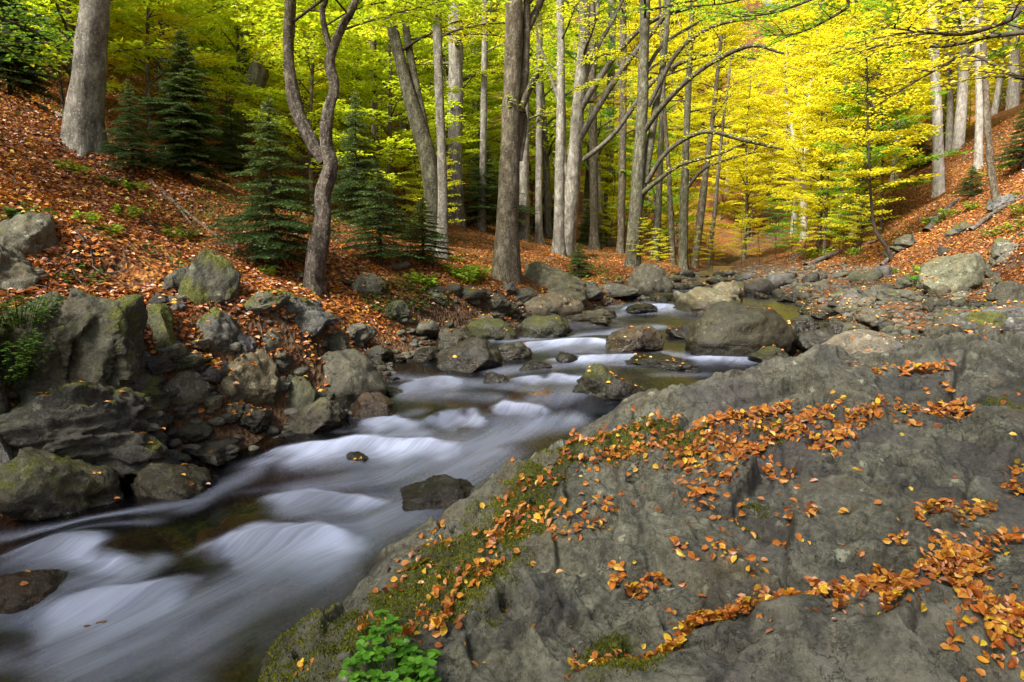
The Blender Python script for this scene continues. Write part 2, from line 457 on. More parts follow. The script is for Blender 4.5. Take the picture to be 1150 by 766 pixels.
def make_boulder_mat(name):
    m, nt = mat_new(name); k = NT(nt)
    g = k.n('ShaderNodeNewGeometry'); pos = g.outputs['Position']
    sep = k.n('ShaderNodeSeparateXYZ'); k.l(g.outputs['Normal'], sep.inputs[0])
    moss = k.attr('moss').outputs['Fac']; crack = k.attr('crack').outputs['Fac']; wet = k.attr('wet').outputs['Fac']
    pale = k.attr('pale').outputs['Fac']
    tint = k.n('ShaderNodeRGB'); tint.outputs[0].default_value = (1.26, 1.27, 1.17, 1)
    gr = k.mapping(pos, (7, 2.2, 4), (0, 0, .6)); grain = k.noise(gr, 6, 7, .75)
    c, mm, n2, n3 = rock_colour(k, pos, tint.outputs[0], moss, wet, sep.outputs[2])
    c = k.mix(k.math('MULTIPLY', k.step(grain, .55, .75), .4), c, (.13, .127, .105))
    c = k.mix(k.math('MULTIPLY', k.step(grain, .45, .25), .45), c, (.024, .024, .022))
    c = k.mix(k.math('MULTIPLY', k.math('MULTIPLY', pale, .55), k.step(n2, .35, .65)), c, (.20, .19, .155))
    bl = k.math('MULTIPLY', k.step(k.noise(pos, 14, 5, .7), .60, .68), k.step(k.noise(pos, 1.9, 2), .45, .62))
    c = k.mix(k.math('MULTIPLY', bl, .75), c, (.028, .024, .02))
    big = k.noise(pos, 2.3, 5, .65)
    c = k.mix(k.math('MULTIPLY', k.step(big, .5, .36), .55), c, (.03, .029, .034))
    c = k.mix(k.math('MULTIPLY', k.step(big, .54, .68), .4), c, (.20, .195, .165))
    wn = k.n('ShaderNodeTexNoise'); wn.inputs['Scale'].default_value = 3; wn.inputs['Detail'].default_value = 6; wn.inputs['Roughness'].default_value = .65; k.l(pos, wn.inputs['Vector'])
    wv = k.n('ShaderNodeVectorMath', operation='MULTIPLY_ADD'); k.l(wn.outputs['Color'], wv.inputs[0]); wv.inputs[1].default_value = (.5, .5, .5); k.l(pos, wv.inputs[2])
    fis = k.vor(k.mapping(wv.outputs[0], (4.5, 1.5, 2), (0, 0, .62)), 2.6, 'DISTANCE_TO_EDGE')
    fis = k.math('MULTIPLY', k.step(fis.outputs['Distance'], .018, .003), k.step(k.noise(pos, 2.0, 3), .44, .56))
    crack = k.math('MAXIMUM', crack, fis)
    c = k.mix(k.math('MULTIPLY', k.step(k.noise(pos, 1.1, 3), .52, .66), .5), c, (.062, .054, .066))
    c = k.mix(k.math('MULTIPLY', crack, .62), c, (.014, .013, .011))
    h = k.math('SUBTRACT', k.math('ADD', n2, k.math('MULTIPLY', n3, .4)), k.math('MULTIPLY', fis, .8)); h = k.math('ADD', h, k.math('MULTIPLY', grain, .45))
    b = k.bump(h, 1.0, .024); b = k.bump(k.noise(pos, 130, 5, .75), .8, .007, b)
    k.out(k.principled(c, k.math('SUBTRACT', .78, k.math('MULTIPLY', wet, .4)), b, .35))
    return m

def make_bark_mat(name, dark, mid, lite, moss=.3, rough_scale=1.0):
    m, nt = mat_new(name); k = NT(nt)
    pos = k.n('ShaderNodeNewGeometry').outputs['Position']
    st = k.mapping(pos, (5, 5, 2.4))
    n1 = k.noise(st, 2.2 * rough_scale, 6, .65); n2 = k.noise(pos, 5, 4, .6); n3 = k.noise(pos, 34, 4, .7)
    c = k.ramp(n1, [(.3, dark), (.52, mid), (.72, lite)])
    c = k.mix(k.math('MULTIPLY', k.step(n3, .56, .62), .7), c, lite)
    c = k.mix(k.math('MULTIPLY', k.step(k.noise(pos, 26, 4, .75), .42, .36), .6), c, dark)
    c = k.mix(k.math('MULTIPLY', k.step(n2, .55, .72), moss), c, (.07, .075, .025))
    c = k.mix(k.math('MULTIPLY', k.attr('tw').outputs['Fac'], .85), c, (.035, .028, .02))
    b = k.bump(n1, .9, .04); b = k.bump(k.noise(pos, 70, 3), .5, .008, b)
    k.out(k.principled(c, .88, b, .2))
    return m

def make_ground_mat(name):
    m, nt = mat_new(name); k = NT(nt)
    pos = k.n('ShaderNodeNewGeometry').outputs['Position']
    bed = k.attr('bed').outputs['Fac']
    v = k.vor(k.mapping(pos, (1, 1, .6)), 26)
    sp = k.n('ShaderNodeSeparateXYZ'); k.l(v.outputs['Color'], sp.inputs[0])
    leaf = k.ramp(sp.outputs[0], [(0, (.035, .016, .010)), (.3, (.09, .034, .015)), (.6, (.19, .068, .02)), (.85, (.28, .12, .03)), (1, (.36, .2, .04))])
    leaf = k.mix(k.math('MULTIPLY', k.step(k.noise(pos, 1.1, 4), .5, .7), .7), leaf, (.055, .032, .018))
    green = k.math('MULTIPLY', k.step(k.noise(pos, 1.7, 4), .60, .72), .6)
    leaf = k.mix(green, leaf, (.07, .085, .015))
    stone = k.ramp(k.noise(pos, 7, 5), [(.3, (.022, .014, .010)), (.55, (.085, .05, .028)), (.75, (.17, .10, .055))])
    c = k.mix(bed, leaf, stone)
    b = k.bump(k.math('ADD', v.outputs['Distance'], k.noise(pos, 20, 4)), .8, .05)
    k.out(k.principled(c, .85, b, .15))
    return m

def make_water_mat(name):
    m, nt = mat_new(name); k = NT(nt)
    foam = k.attr('foam').outputs['Fac']; fl = k.attr('flow').outputs['Vector']
    s1 = k.noise(k.mapping(fl, (.7, 3, 1)), 1.0, 2, .5, .35); s2 = k.noise(k.mapping(fl, (1.6, 15, 1)), 1.0, 2, .5, .3)
    s3 = k.noise(k.mapping(fl, (2.2, 46, 1)), 1.0, 2, .5, .3)
    st = k.math('ADD', k.math('MULTIPLY', s1, .56), k.math('MULTIPLY', k.math('ADD', s2, s3), .22))
    f = k.math('MULTIPLY', foam, k.math('ADD', .50, k.math('MULTIPLY', k.step(st, .30, .70), .72)))
    f = k.math('MINIMUM', k.math('MULTIPLY', f, .80), .80)
    fr = k.n('ShaderNodeFresnel'); fr.inputs[0].default_value = 1.33
    tr = k.n('ShaderNodeBsdfTransparent'); tr.inputs[0].default_value = (.40, .31, .21, 1)
    gl = k.n('ShaderNodeBsdfGlossy'); gl.inputs['Roughness'].default_value = .22; gl.inputs[0].default_value = (.85, .88, 1, 1)
    b = k.bump(st, .25, .05)
    k.l(b, gl.inputs['Normal']); k.l(b, fr.inputs['Normal'])
    wm = k.n('ShaderNodeMixShader'); k.l(k.math('MULTIPLY', fr.outputs[0], .9), wm.inputs[0]); k.l(tr.outputs[0], wm.inputs[1]); k.l(gl.outputs[0], wm.inputs[2])
    d = k.n('ShaderNodeBsdfDiffuse'); d.inputs[0].default_value = (.47, .53, .73, 1)
    fm = k.n('ShaderNodeMixShader'); k.l(f, fm.inputs[0]); k.l(wm.outputs[0], fm.inputs[1]); k.l(d.outputs[0], fm.inputs[2])
    k.out(fm.outputs[0])
    return m

def make_moss_mat(name):
    m, nt = mat_new(name); k = NT(nt)
    c = k.ramp(k.attr('rnd').outputs['Fac'], [(0, (.05, .065, .008)), (.5, (.15, .165, .018)), (1, (.30, .29, .035))])
    k.out(leaf_shader(k, c, .3)); return m

def make_plant_mat(name, a, b, c3, trans=.4):
    m, nt = mat_new(name); k = NT(nt)
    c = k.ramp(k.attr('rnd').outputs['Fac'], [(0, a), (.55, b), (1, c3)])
    k.out(leaf_shader(k, c, trans, .02)); return m

M_CROWN = make_crown_mat('beech_leaves')
M_LITTER = make_litter_mat('dry_leaves')
M_LEAF = make_single_leaf_mat('single_leaf')
M_ROCK = make_rock_mat('schist')
M_BOULDER = make_boulder_mat('lichened_schist')
M_BARK = make_bark_mat('beech_bark', (.028, .022, .015), (.090, .074, .051), (.24, .215, .16), .4)
M_BARKMOSS = make_bark_mat('mossy_bark', (.02, .02, .012), (.07, .066, .042), (.20, .195, .14), .8)
M_BARKGREY = make_bark_mat('grey_bark', (.045, .04, .032), (.15, .137, .112), (.34, .325, .28), .3, .7)
M_BARKPALE = make_bark_mat('pale_beech_bark', (.12, .105, .085), (.27, .25, .215), (.45, .43, .38), .12)
M_BARKDARK = make_bark_mat('rough_bark', (.018, .014, .011), (.080, .066, .053), (.24, .21, .18), .15, 1.6)
M_TWIG = make_bark_mat('dark_branch_bark', (.018, .014, .010), (.045, .036, .027), (.09, .075, .055), .1)
M_GROUND = make_ground_mat('forest_floor')
M_WATER = make_water_mat('stream_water')
M_MOSS = make_moss_mat('moss')
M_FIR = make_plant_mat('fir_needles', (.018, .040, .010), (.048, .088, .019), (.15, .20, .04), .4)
M_HERB = make_plant_mat('herb_leaves', (.05, .15, .012), (.11, .31, .025), (.24, .45, .05))
M_HERBDARK = make_plant_mat('dark_herb_leaves', (.025, .06, .01), (.07, .14, .02), (.20, .26, .035))
M_HERBLIME = make_plant_mat('lime_leaves', (.10, .20, .015), (.25, .38, .03), (.45, .48, .04))
M_DEADWOOD = make_bark_mat('dead_wood', (.05, .035, .022), (.15, .11, .075), (.30, .25, .19), .05)

# ------------------------------------------------------------------ ground, stream
def grid(xs, ys):
    X, Y = np.meshgrid(xs, ys); nx, ny = len(xs), len(ys)
    i = (np.arange(ny - 1)[:, None] * nx + np.arange(nx - 1)[None, :]).ravel()
    return X.ravel(), Y.ravel(), np.stack([i, i + 1, i + nx + 1, i + nx], 1)

xs = np.concatenate([np.arange(-75, -14, 1.2), np.arange(-14, -5, .12), np.arange(-5, 9, .07), np.arange(9, 16, .14), np.arange(16, 90, 1.2)])
ys = np.concatenate([np.arange(-14, 1, .6), np.arange(1, 12, .07), np.arange(12, 26, .14), np.arange(26, 55, .5), np.arange(55, 141, 1.6)])
X, Y, F = grid(xs, ys)
Z = ground_exact(X, Y)
wv = .22 * fbm(Y * .7, X * .3, 0, 2, 31)
dl_ = np.interp(Y, YL, XL) + wv - X; dr_ = X - np.interp(Y, YR, XR) - wv
bedf = np.maximum(sstep(.35, .0, np.maximum(dl_, dr_)), sstep(.6, .1, dl_) * (dr_ < 0))
barf = (dr_ > 0) * sstep(.6, -.8, X - np.interp(Y, YH, XH)) * .75
sl_ = np.hypot(ground(X + .1, Y) - ground(X - .1, Y), ground(X, Y + .1) - ground(X, Y - .1)) / .2
barf = np.maximum(barf, sstep(.75, 1.1, sl_) * (np.abs(X) < 12) * (Y < 14))
bedf = np.clip(np.maximum(bedf, barf) + .35 * fbm(X * 1.5, Y * 1.5, 0, 2, 66) * (barf > .05), 0, 1)
o = put('ground', np_mesh('ground', np.stack([X, Y, Z], 1), [F], attrs={'bed': bedf}), M_GROUND)
tag(o, kind='structure')

# small falls: pixel lips run from left to right as seen, so the upstream side is on the left of each line
def lip(pts, dz, back):
    LIPS.append((water_xy(pts), dz, back))
FALLS = [   # lip in the photograph, drop in metres, smooth water behind it, length and strength of the froth below
    ([(462, 486), (490, 474), (511, 469), (533, 466), (556, 482)], .06, .30, .30, .5), ([(380, 492), (415, 480), (441, 476), (486, 488)], .03, .3, .35, .5),
    ([(548, 462), (570, 458), (596, 461), (625, 466)], .05, .25, .20, .75), ([(430, 445), (460, 436), (500, 428), (540, 427)], .05, .3, .25, .5),
    ([(272, 522), (329, 508), (400, 500), (480, 500), (560, 498)], .06, .3, .30, .8), ([(281, 580), (330, 572), (400, 566), (450, 560)], .06, .35, .26, .75),
    ([(205, 632), (240, 620), (272, 614), (342, 610), (420, 596)], .09, .4, .42, .9), ([(-20, 634), (30, 627), (66, 624), (110, 630), (140, 643), (165, 664)], .07, .35, .22, .7),
    ([(10, 702), (60, 690), (110, 680), (184, 667), (240, 655)], .07, .35, .50, .62), ([(560, 432), (620, 424), (690, 425)], .04, .3, .22, .5),
    ([(560, 392), (610, 386), (660, 384), (700, 382)], .05, .35, .30, .75), ([(590, 366), (640, 360), (690, 358)], .05, .4, .35, .6), ([(600, 406), (690, 402), (765, 402)], .04, .3, .25, .6),
    ([(690, 350), (730, 345), (765, 342)], .05, .4, .5, .7), ([(755, 326), (790, 323), (830, 322)], .06, .5, .9, .9), ([(500, 384), (540, 380), (565, 384)], .03, .3, .25, .4), ([(770, 400), (820, 404), (860, 402)], .03, .2, .2, .5)]
for pts, dz, back, L, st_ in FALLS: lip(pts, dz, back)
for px, py, r, ry, dz in [(130, 608, .36, .28, .07), (25, 655, .36, .3, .10), (280, 578, .35, .3, .06), (430, 486, .35, .22, .06), (395, 522, .16, .12, .05),
                          (330, 625, .2, .15, .03), (505, 470, .25, .2, .03), (610, 470, .22, .15, .04), (700, 415, .3, .2, .03)]:
    p = march(px, py, water0); HUMPS.append((p[0], p[1], r, ry, dz))

CL = np.array([(-9.5, -3), (-6.5, -.6), (-3.6, 1.9), (-2.5, 3.2), (-1.7, 4.4), (-.9, 5.5), (-.3, 6.5), (.4, 8), (1.7, 10), (2.8, 12), (3.8, 14), (5.6, 19), (6.9, 24), (9, 30), (14.5, 45)])
CL = smooth_path(CL, 120)
xs = np.concatenate([np.arange(-10, -5, .12), np.arange(-5, 6, .035), np.arange(6, 12, .12)])
ys = np.concatenate([np.arange(-4, 1.6, .15), np.arange(1.6, 8, .035), np.arange(8, 14, .055), np.arange(14, 34, .16)])
X, Y, F = grid(xs, ys)
Z = water(X, Y)
d, par, side = polydist(X, Y, CL)
seglen = np.hypot(*np.diff(CL, axis=0).T).sum()
flow = np.stack([par * seglen, d * side, 0 * d], 1)
gx = (water(X + .04, Y) - water(X - .04, Y)) / .08; gy = (water(X, Y + .04) - water(X, Y - .04)) / .08
slope = np.hypot(gx, gy)
tx, ty = np.interp(par, np.linspace(0, 1, 120), np.gradient(CL[:, 0])), np.interp(par, np.linspace(0, 1, 120), np.gradient(CL[:, 1]))
tn = np.hypot(tx, ty); fall = (gx * tx + gy * ty) / tn     # CL runs upstream, so a rise along it is a fall of the water
foam = .25 * sstep(.22, .8, fall)
wobx = X + .09 * fbm(X * 3, Y * 3, 0, 4, 81); woby = Y + .09 * fbm(X * 3, Y * 3, 0, 4, 82)
for (pts, dz, back), (_, _, _, L, st_) in zip(LIPS, FALLS):
    dd, pp, sd_ = polydist(wobx, woby, pts)
    win = sstep(0, .25, pp) * sstep(0, .25, 1 - pp)
    foam = np.maximum(foam, st_ * win * np.where(sd_ > 0, np.exp(-(dd / .05) ** 2), np.exp(-(dd / L) ** 1.3)))
STROKES = [  # where the current froths: points in the photograph, half width in metres, strength
    ([(590, 462), (560, 490), (480, 515), (400, 545), (330, 570)], .30, .75), ([(640, 470), (590, 480), (540, 505)], .22, .6),
    ([(470, 492), (420, 500), (350, 512), (290, 520)], .16, .75), ([(560, 510), (470, 560), (380, 600), (300, 640), (200, 690), (90, 735)], .36, .95),
    ([(500, 545), (400, 610), (310, 660), (210, 720)], .30, .6), ([(230, 565), (150, 578), (60, 596), (-20, 606)], .10, .6), ([(300, 520), (250, 550), (215, 575)], .12, .45),
    ([(165, 600), (90, 612), (20, 625)], .10, .4), ([(180, 640), (150, 662), (90, 668)], .13, .7), ([(90, 690), (40, 690), (0, 690)], .18, .55), ([(0, 745), (120, 745)], .25, .35),
    ([(380, 470), (430, 478), (470, 470)], .10, .2), ([(600, 440), (540, 430), (470, 430), (430, 425)], .22, .35), ([(650, 440), (600, 452)], .25, .4),
    ([(760, 398), (690, 405), (620, 412), (560, 418)], .22, .40), ([(700, 385), (640, 390), (600, 392)], .2, .5), ([(570, 383), (640, 378), (700, 372), (740, 366)], .25, .45),
    ([(620, 362), (700, 350), (730, 344)], .3, .45), ([(690, 345), (740, 340)], .3, .5), ([(790, 420), (740, 422)], .12, .2), ([(760, 325), (810, 323)], .5, .8), ([(440, 385), (490, 378)], .2, .4),
    ([(740, 393), (770, 400), (840, 398)], .12, .4), ([(715, 347), (690, 355)], .2, .5), ([(430, 440), (480, 445), (560, 450)], .2, .3)]
for pts, w, s in STROKES:
    dd, _, _ = polydist(X, Y, water_xy(pts))
    foam = np.maximum(foam, (.46 if w < .28 else .34) * s * np.exp(-(dd / (w * .85 * (.85 + .5 * vnoise(X * 1.8, Y * 1.8, 0, 77)))) ** 2))
foam = foam * sstep(1.0, .55, np.hypot((X - .3) / 1.6, (Y - 3.0) / 1.5) * .9) if False else foam
gz = ground(X, Y)
keep = (Z > gz - .35)
fk = keep[F].any(1) & (np.interp(Y[F[:, 0]], YH, XH) > X[F[:, 0]])
o = put('stream_water', np_mesh('stream_water', np.stack([X, Y, Z], 1), [F[fk]], attrs={'foam': foam}, vecs={'flow': flow}), M_WATER)
tag(o, kind='structure')

# ------------------------------------------------------------------ the great boulder in the foreground
BX = [-1.5, -1.1, -.8, -.4, -.08, .3, .65, 1.1, 1.6, 2.2, 3, 4, 6]
BZ = [-.55, -.22, .10, .42, .63, .80, .93, 1.06, 1.145, 1.17, 1.27, 1.33, 1.3]
def boulder0(x, y):
    x = np.asarray(x, float); y = np.asarray(y, float)
    yc = np.interp(x, [-1.2, -.8, 0, .65, 1.6, 3, 5], [3.5, 3.7, 4.0, 4.1, 4.2, 4.35, 4.7])
    xs_ = x + .30 * sstep(3.6, 2.7, y)
    C = np.interp(xs_ + .05 * vnoise(y * 1.5, x, 0, 5), BX, BZ)
    for k_ in (.12, -.12):
        C = .5 * C + .5 * np.interp(xs_ + k_, BX, BZ)
    fs = np.interp(x, [-1, -.6, 0, .4, 1.5, 3], [.03, .10, .17, .225, .262, .262])
    dy = y - yc
    return C + np.where(dy < 0, fs * dy, 0) - np.where(dy > -.25, .55 * np.maximum(dy + .25, 0) ** 1.5, 0)

_b00 = boulder0
_hm = [(1.75, 3.95, .42, .085), (2.33, 3.85, .30, -.085), (2.8, 3.95, .45, .10), (1.0, 4.0, .45, .07), (1.66, 3.0, .5, .03), (.25, 2.9, .35, .04), (.68, 2.8, .3, -.035)]
def boulder1(x, y):
    z = _b00(x, y)
    for a_, b_, r_, z_ in _hm:
        z = z + z_ * np.exp(-((np.asarray(x) - a_) ** 2 + (np.asarray(y) - b_) ** 2) / r_ ** 2)
    return z
boulder0 = Table(boulder1, -1.6, 6.2, -1.4, 5.8, .02)
def b_xy(pts):
    hit = [march(a, b, boulder0, 1.0) for a, b in pts]
    return np.array([h[:2] for h in hit if h is not None])
LEDGE1 = b_xy([(560, 560), (625, 520), (700, 500), (800, 493), (900, 474), (1000, 464), (1100, 455)])
LEDGE1B = b_xy([(780, 470), (830, 458), (900, 445), (960, 440)])
LEDGE2 = b_xy([(600, 765), (690, 745), (745, 730), (795, 690), (900, 668), (1000, 660), (1080, 640), (1149, 600)])
CRACKS = [b_xy(c) for c in ([(1005, 560), (1000, 610), (985, 655)], [(880, 475), (870, 520), (905, 560)], [(640, 520), (610, 560), (600, 600)], [(1080, 500), (1090, 560), (1149, 585)],
          [(880, 575), (960, 580), (1060, 560)], [(700, 505), (690, 560), (730, 610)], [(835, 690), (850, 765)], [(470, 620), (560, 640), (640, 620)], [(1015, 690), (990, 740), (960, 765)],
          [(795, 500), (830, 560), (890, 590)], [(960, 410), (905, 450)], [(1065, 470), (1100, 430), (1149, 420)], [(1080, 690), (1120, 760)], [(540, 560), (500, 640), (470, 700)])]
MOSSP = b_xy([(300, 755), (370, 735), (440, 690), (500, 640), (540, 590), (590, 545), (650, 505), (740, 480)])
def boulder(x, y, full=False):
    x = np.asarray(x, float); y = np.asarray(y, float)
    z = boulder0(x, y)
    d1, p1, s1 = polydist(x, y, LEDGE1)
    wob = .5 + .5 * vnoise(x * 3, y * 3, 0, 51)
    sd1 = d1 * np.where(s1 == 0, 1, s1) + .05 * fbm(x * 3, y * 3, 0, 2, 52)
    z = z - .05 * np.exp(-np.maximum(sd1, 0) / .5) * (sd1 > 0) - (.05 * sstep(.0, -.06, sd1) * np.exp(np.minimum(sd1, 0) / .8))
    d1b, _, _ = polydist(x, y, LEDGE1B); z = z - .03 * np.exp(-(d1b / .07) ** 2)
    d2, p2, s2 = polydist(x, y, LEDGE2)
    sd2 = d2 * np.where(s2 == 0, 1, s2)
    z = z - .05 * np.exp(-(d2 / .07) ** 2) + .05 * np.exp(-((sd2 + .22) / .16) ** 2) - .03 * np.exp(-((sd2 - .25) / .2) ** 2)
    crack = np.zeros_like(z)
    for i, c in enumerate(CRACKS):
        dc, pc, _ = polydist(x + .03 * fbm(x * 6, y * 6, 0, 2, 60 + i), y + .03 * fbm(x * 6, y * 6, 0, 2, 90 + i), c)
        fade = sstep(0, .12, pc) * sstep(0, .12, 1 - pc)
        z = z - .022 * np.exp(-(dc / .018) ** 2) * fade
        crack = np.maximum(crack, np.exp(-(dc / .010) ** 2) * fade)
    # joint planes: plates of schist broken along its grain, large and small
    wx, wy = x + .022 * fbm(x * 5, y * 5, 0, 4, 71), y + .022 * fbm(x * 5, y * 5, 0, 4, 72)
    a = wx * .82 - wy * .57; b = wx * .57 + wy * .82
    f1, e1 = facets(a * 1.7, b * 2.9, 5, .13, .026)
    f2, e2 = facets(a * 5.5, b * 10, 15, .07, .011)
    f3, e3 = facets(a * 17, b * 28, 25, .026, .004)
    patch = sstep(-.25, .35, fbm(x * 1.6, y * 1.6, 0, 3, 73))
    z = z + f1 + f2 * (.35 + .9 * patch) + f3 * (.3 + patch)
    z = z - .030 * sstep(.06, .0, e1) * sstep(-.2, .3, vnoise(x * 2.3, y * 2.3, 0, 76)) - .007 * sstep(.09, 0, e2) * patch
    z = z + .045 * fbm(x * 1.5, y * 1.5, 0, 3, 15) + .008 * fbm(a * 9, b * 4, 0, 4, 16, .55) + .005 * fbm(x * 34, y * 34, 0, 4, 18, .6)
    crack = np.maximum(crack, .8 * sstep(.05, .0, e1) * sstep(.1, .5, vnoise(x * 3, y * 3, 0, 74) + .3))
    crack = np.maximum(crack, .5 * sstep(.08, .0, e2) * patch * sstep(.0, .5, vnoise(x * 5, y * 5, 0, 75)))
    return (z, crack, d2, sd2) if full else z

xs = np.concatenate([np.arange(-1.5, 3.3, .008), np.arange(3.3, 6.2, .04)])
ys = np.concatenate([np.arange(-1.2, 1.5, .06), np.arange(1.5, 4.6, .008), np.arange(4.6, 5.6, .04)])
X, Y, F = grid(xs, ys)
Z, crack, d2, sd2 = boulder(X, Y, True)
Zg = Z.reshape(len(ys), len(xs))
for _ in range(1):
    Zg[1:-1] = .5 * Zg[1:-1] + .25 * (Zg[:-2] + Zg[2:]); Zg[:, 1:-1] = .5 * Zg[:, 1:-1] + .25 * (Zg[:, :-2] + Zg[:, 2:])
Z = Zg.ravel()
Z = np.where(Z < ground(X, Y) - .4, ground(X, Y) - .4, Z)
dm, pm, _ = polydist(X, Y, MOSSP)
moss = 1.0 * np.exp(-(dm / (.17 + .14 * (1 - pm))) ** 2) + .25 * sstep(.5, .1, X + .25 * (4 - Y) * 0) * sstep(-.2, .2, .3 - X)
for (a_, b_, r_, s_) in [(770, 480, .22, .8), (850, 470, .18, .6), (690, 752, .16, 1.0), (560, 650, .2, .5), (1130, 440, .3, .5), (850, 560, .12, .45), (640, 560, .2, .4)]:
    p = march(a_, b_, boulder0, 1.0); moss = np.maximum(moss, s_ * np.exp(-(((X - p[0]) ** 2 + (Y - p[1]) ** 2) / r_ ** 2)))
wet = sstep(.20, .04, Z - water0(X, Y) + .08 * fbm(X * 4, Y * 4, 0, 2, 33)) * (X < 1.5)
pale = sstep(.0, -.12, sd2) * (Y < 3) * (X > 0)
boulder_o = put('boulder', np_mesh('boulder', np.stack([X, Y, Z], 1), [F], attrs={'moss': moss, 'crack': crack, 'wet': wet, 'pale': pale}), M_BOULDER)
tag(boulder_o, 'huge lichened grey boulder strewn with orange leaves, filling the lower right beside the stream', 'boulder')
# moss pelt: short shoots standing on the rock
mz = moss + .25 * fbm(X * 5, Y * 5, 0, 3, 36)
idx = np.nonzero((mz > .5) & (Z > water0(X, Y) + .04) & (Y > 1.5) & (Y < 4.6) & (X < 3.3))[0]
idx = RNG.choice(idx, min(len(idx) * 3, 60000), replace=True)
P = np.stack([X[idx], Y[idx], Z[idx]], 1) + RNG.normal(0, .006, (len(idx), 3)) * [1, 1, .2]
D = np.stack([RNG.normal(0, .6, len(idx)), RNG.normal(0, .6, len(idx)), np.ones(len(idx))], 1)
V, FF = leaf_geo(P, D, RNG.normal(0, 1, (len(idx), 3)), RNG.uniform(.006, .013, len(idx)), .22, .0)
g = Geo(); g.add(V, FF, rnd=np.repeat(np.clip(RNG.normal(.45, .2, len(idx)) + .25 * fbm(P[:, 0] * 6, P[:, 1] * 6, 0, 2, 3), 0, 1), 6))
mo = put('moss', g.mesh('moss'), M_MOSS, boulder_o); mo['kind'] = 'stuff'

def top_surface(x, y):
    return np.maximum(surf(x, y), np.where((np.asarray(x) > -1.5) & (np.asarray(y) < 5.6), boulder0(x, y), -9))

# ------------------------------------------------------------------ rocks
def rock_np(seed, sub=4, cuts=9, deep=.62, blocky=0.0, rough=.05, grainy=.0, joint=None):
    bm = bmesh.new(); bmesh.ops.create_icosphere(bm, subdivisions=sub, radius=1)
    V = np.array([v.co[:] for v in bm.verts]); F = np.array([[v.index for v in f.verts] for f in bm.faces]); bm.free()
    r = np.random.default_rng(seed)
    if blocky:
        V = V * (1 - blocky) + blocky * V / np.abs(V).max(1, keepdims=True)
    V = V * (1 + .16 * fbm(V[:, 0] * 1.1 + seed, V[:, 1] * 1.1, V[:, 2] * 1.1, 2, seed))[:, None]
    for i in range(cuts):
        n = r.normal(0, 1, 3); n /= np.linalg.norm(n)
        d = r.uniform(deep, .98)
        V = V - n * (np.maximum(V @ n - d, 0) * .92)[:, None]
    lo, hi = V.min(0), V.max(0); V = (V - (lo + hi) / 2) / ((hi - lo) / 2)
    nr = unit(V)
    # joints: plates of rock standing a little in or out
    W = V + .028 * np.stack([fbm(V[:, 0] * 3, V[:, 1] * 3, V[:, 2] * 3, 3, seed + 7 + q) for q in range(3)], 1)
    an = joint if joint is not None else (1.3, 1.3, 1.9)
    V = V + nr * facets3(W, np.array(an), seed, (.22 if blocky > .8 else .16) if blocky > .3 else .10, (.10 if blocky > .8 else .07) if blocky > .3 else .03)[:, None]
    if len(V) > 600:
        V = V + nr * facets3(W, np.array(an) * 3.1, seed + 20, .055 if blocky > .05 else .03, .016 if blocky > .05 else .007)[:, None]
    if len(V) > 9000:
        V = V + nr * facets3(W, np.array(an) * 8.5, seed + 40, .016, .004)[:, None]
    V = V + nr * (rough * fbm(V[:, 0] * 2.6 + 9, V[:, 1] * 2.6 + seed, V[:, 2] * 2.6, 4, seed + 2, .55))[:, None]
    V = V + nr * (.012 * fbm(V[:, 0] * 11, V[:, 1] * 11, V[:, 2] * 11, 3, seed + 12))[:, None]
    if grainy:
        V = V + nr * (grainy * fbm(V[:, 0] * 2 + V[:, 2] * 9, V[:, 1] * 3, V[:, 2] * 9 - V[:, 0] * 4, 3, seed + 5))[:, None]
    return V, F
def rock_mesh(name, *a, **kw):
    V, F = rock_np(*a, **kw); me = np_mesh(name, V, f3=[F]); me.materials.append(M_ROCK); return me

ROUND = [rock_mesh('rounded_rock', 100 + i, 5, 7, .72, 0, .045) for i in range(5)]
ANG = [rock_mesh('angular_rock', 200 + i, 5, 14, .48, .15, .05, .02) for i in range(6)]
SLAB = [rock_mesh('slab_rock', 300 + i, 5, 12, .5, .4, .05, .035) for i in range(4)]
CLIFF = [rock_mesh('outcrop_rock', 400 + i, 6, 12, .6, .75, .05, .03) for i in range(3)]
SMALL_R = [rock_mesh('small_round_stone', 500 + i, 3, 7, .66, 0, .04) for i in range(5)]
SMALL_A = [rock_mesh('small_angular_stone', 600 + i, 3, 13, .48, .2, .05) for i in range(7)]
GREY, TAN, DARK, GREEN, RUST, PALE = (.80, .78, .68), (1.02, .90, .68), (.46, .45, .41), (.68, .72, .50), (.85, .55, .35), (1.15, 1.13, 1.0)
ROCKS = []
def place_rock(me, c, half, yaw, tint, wet, moss, label, group=None, name='rock', tilt=(0, 0), wl=-9.0):
    o = put(name, me, None)
    o.location = [float(q) for q in c]; o.scale = [float(q) for q in half]
    o.rotation_euler = (tilt[0], tilt[1], yaw)
    j = random.uniform(.85, 1.15)
    o.color = (tint[0] * j, tint[1] * j, tint[2] * j, wet); o['moss'] = float(moss); o['waterline'] = float(wl)
    tag(o, label, 'rock', group); ROCKS.append(o)
    return o

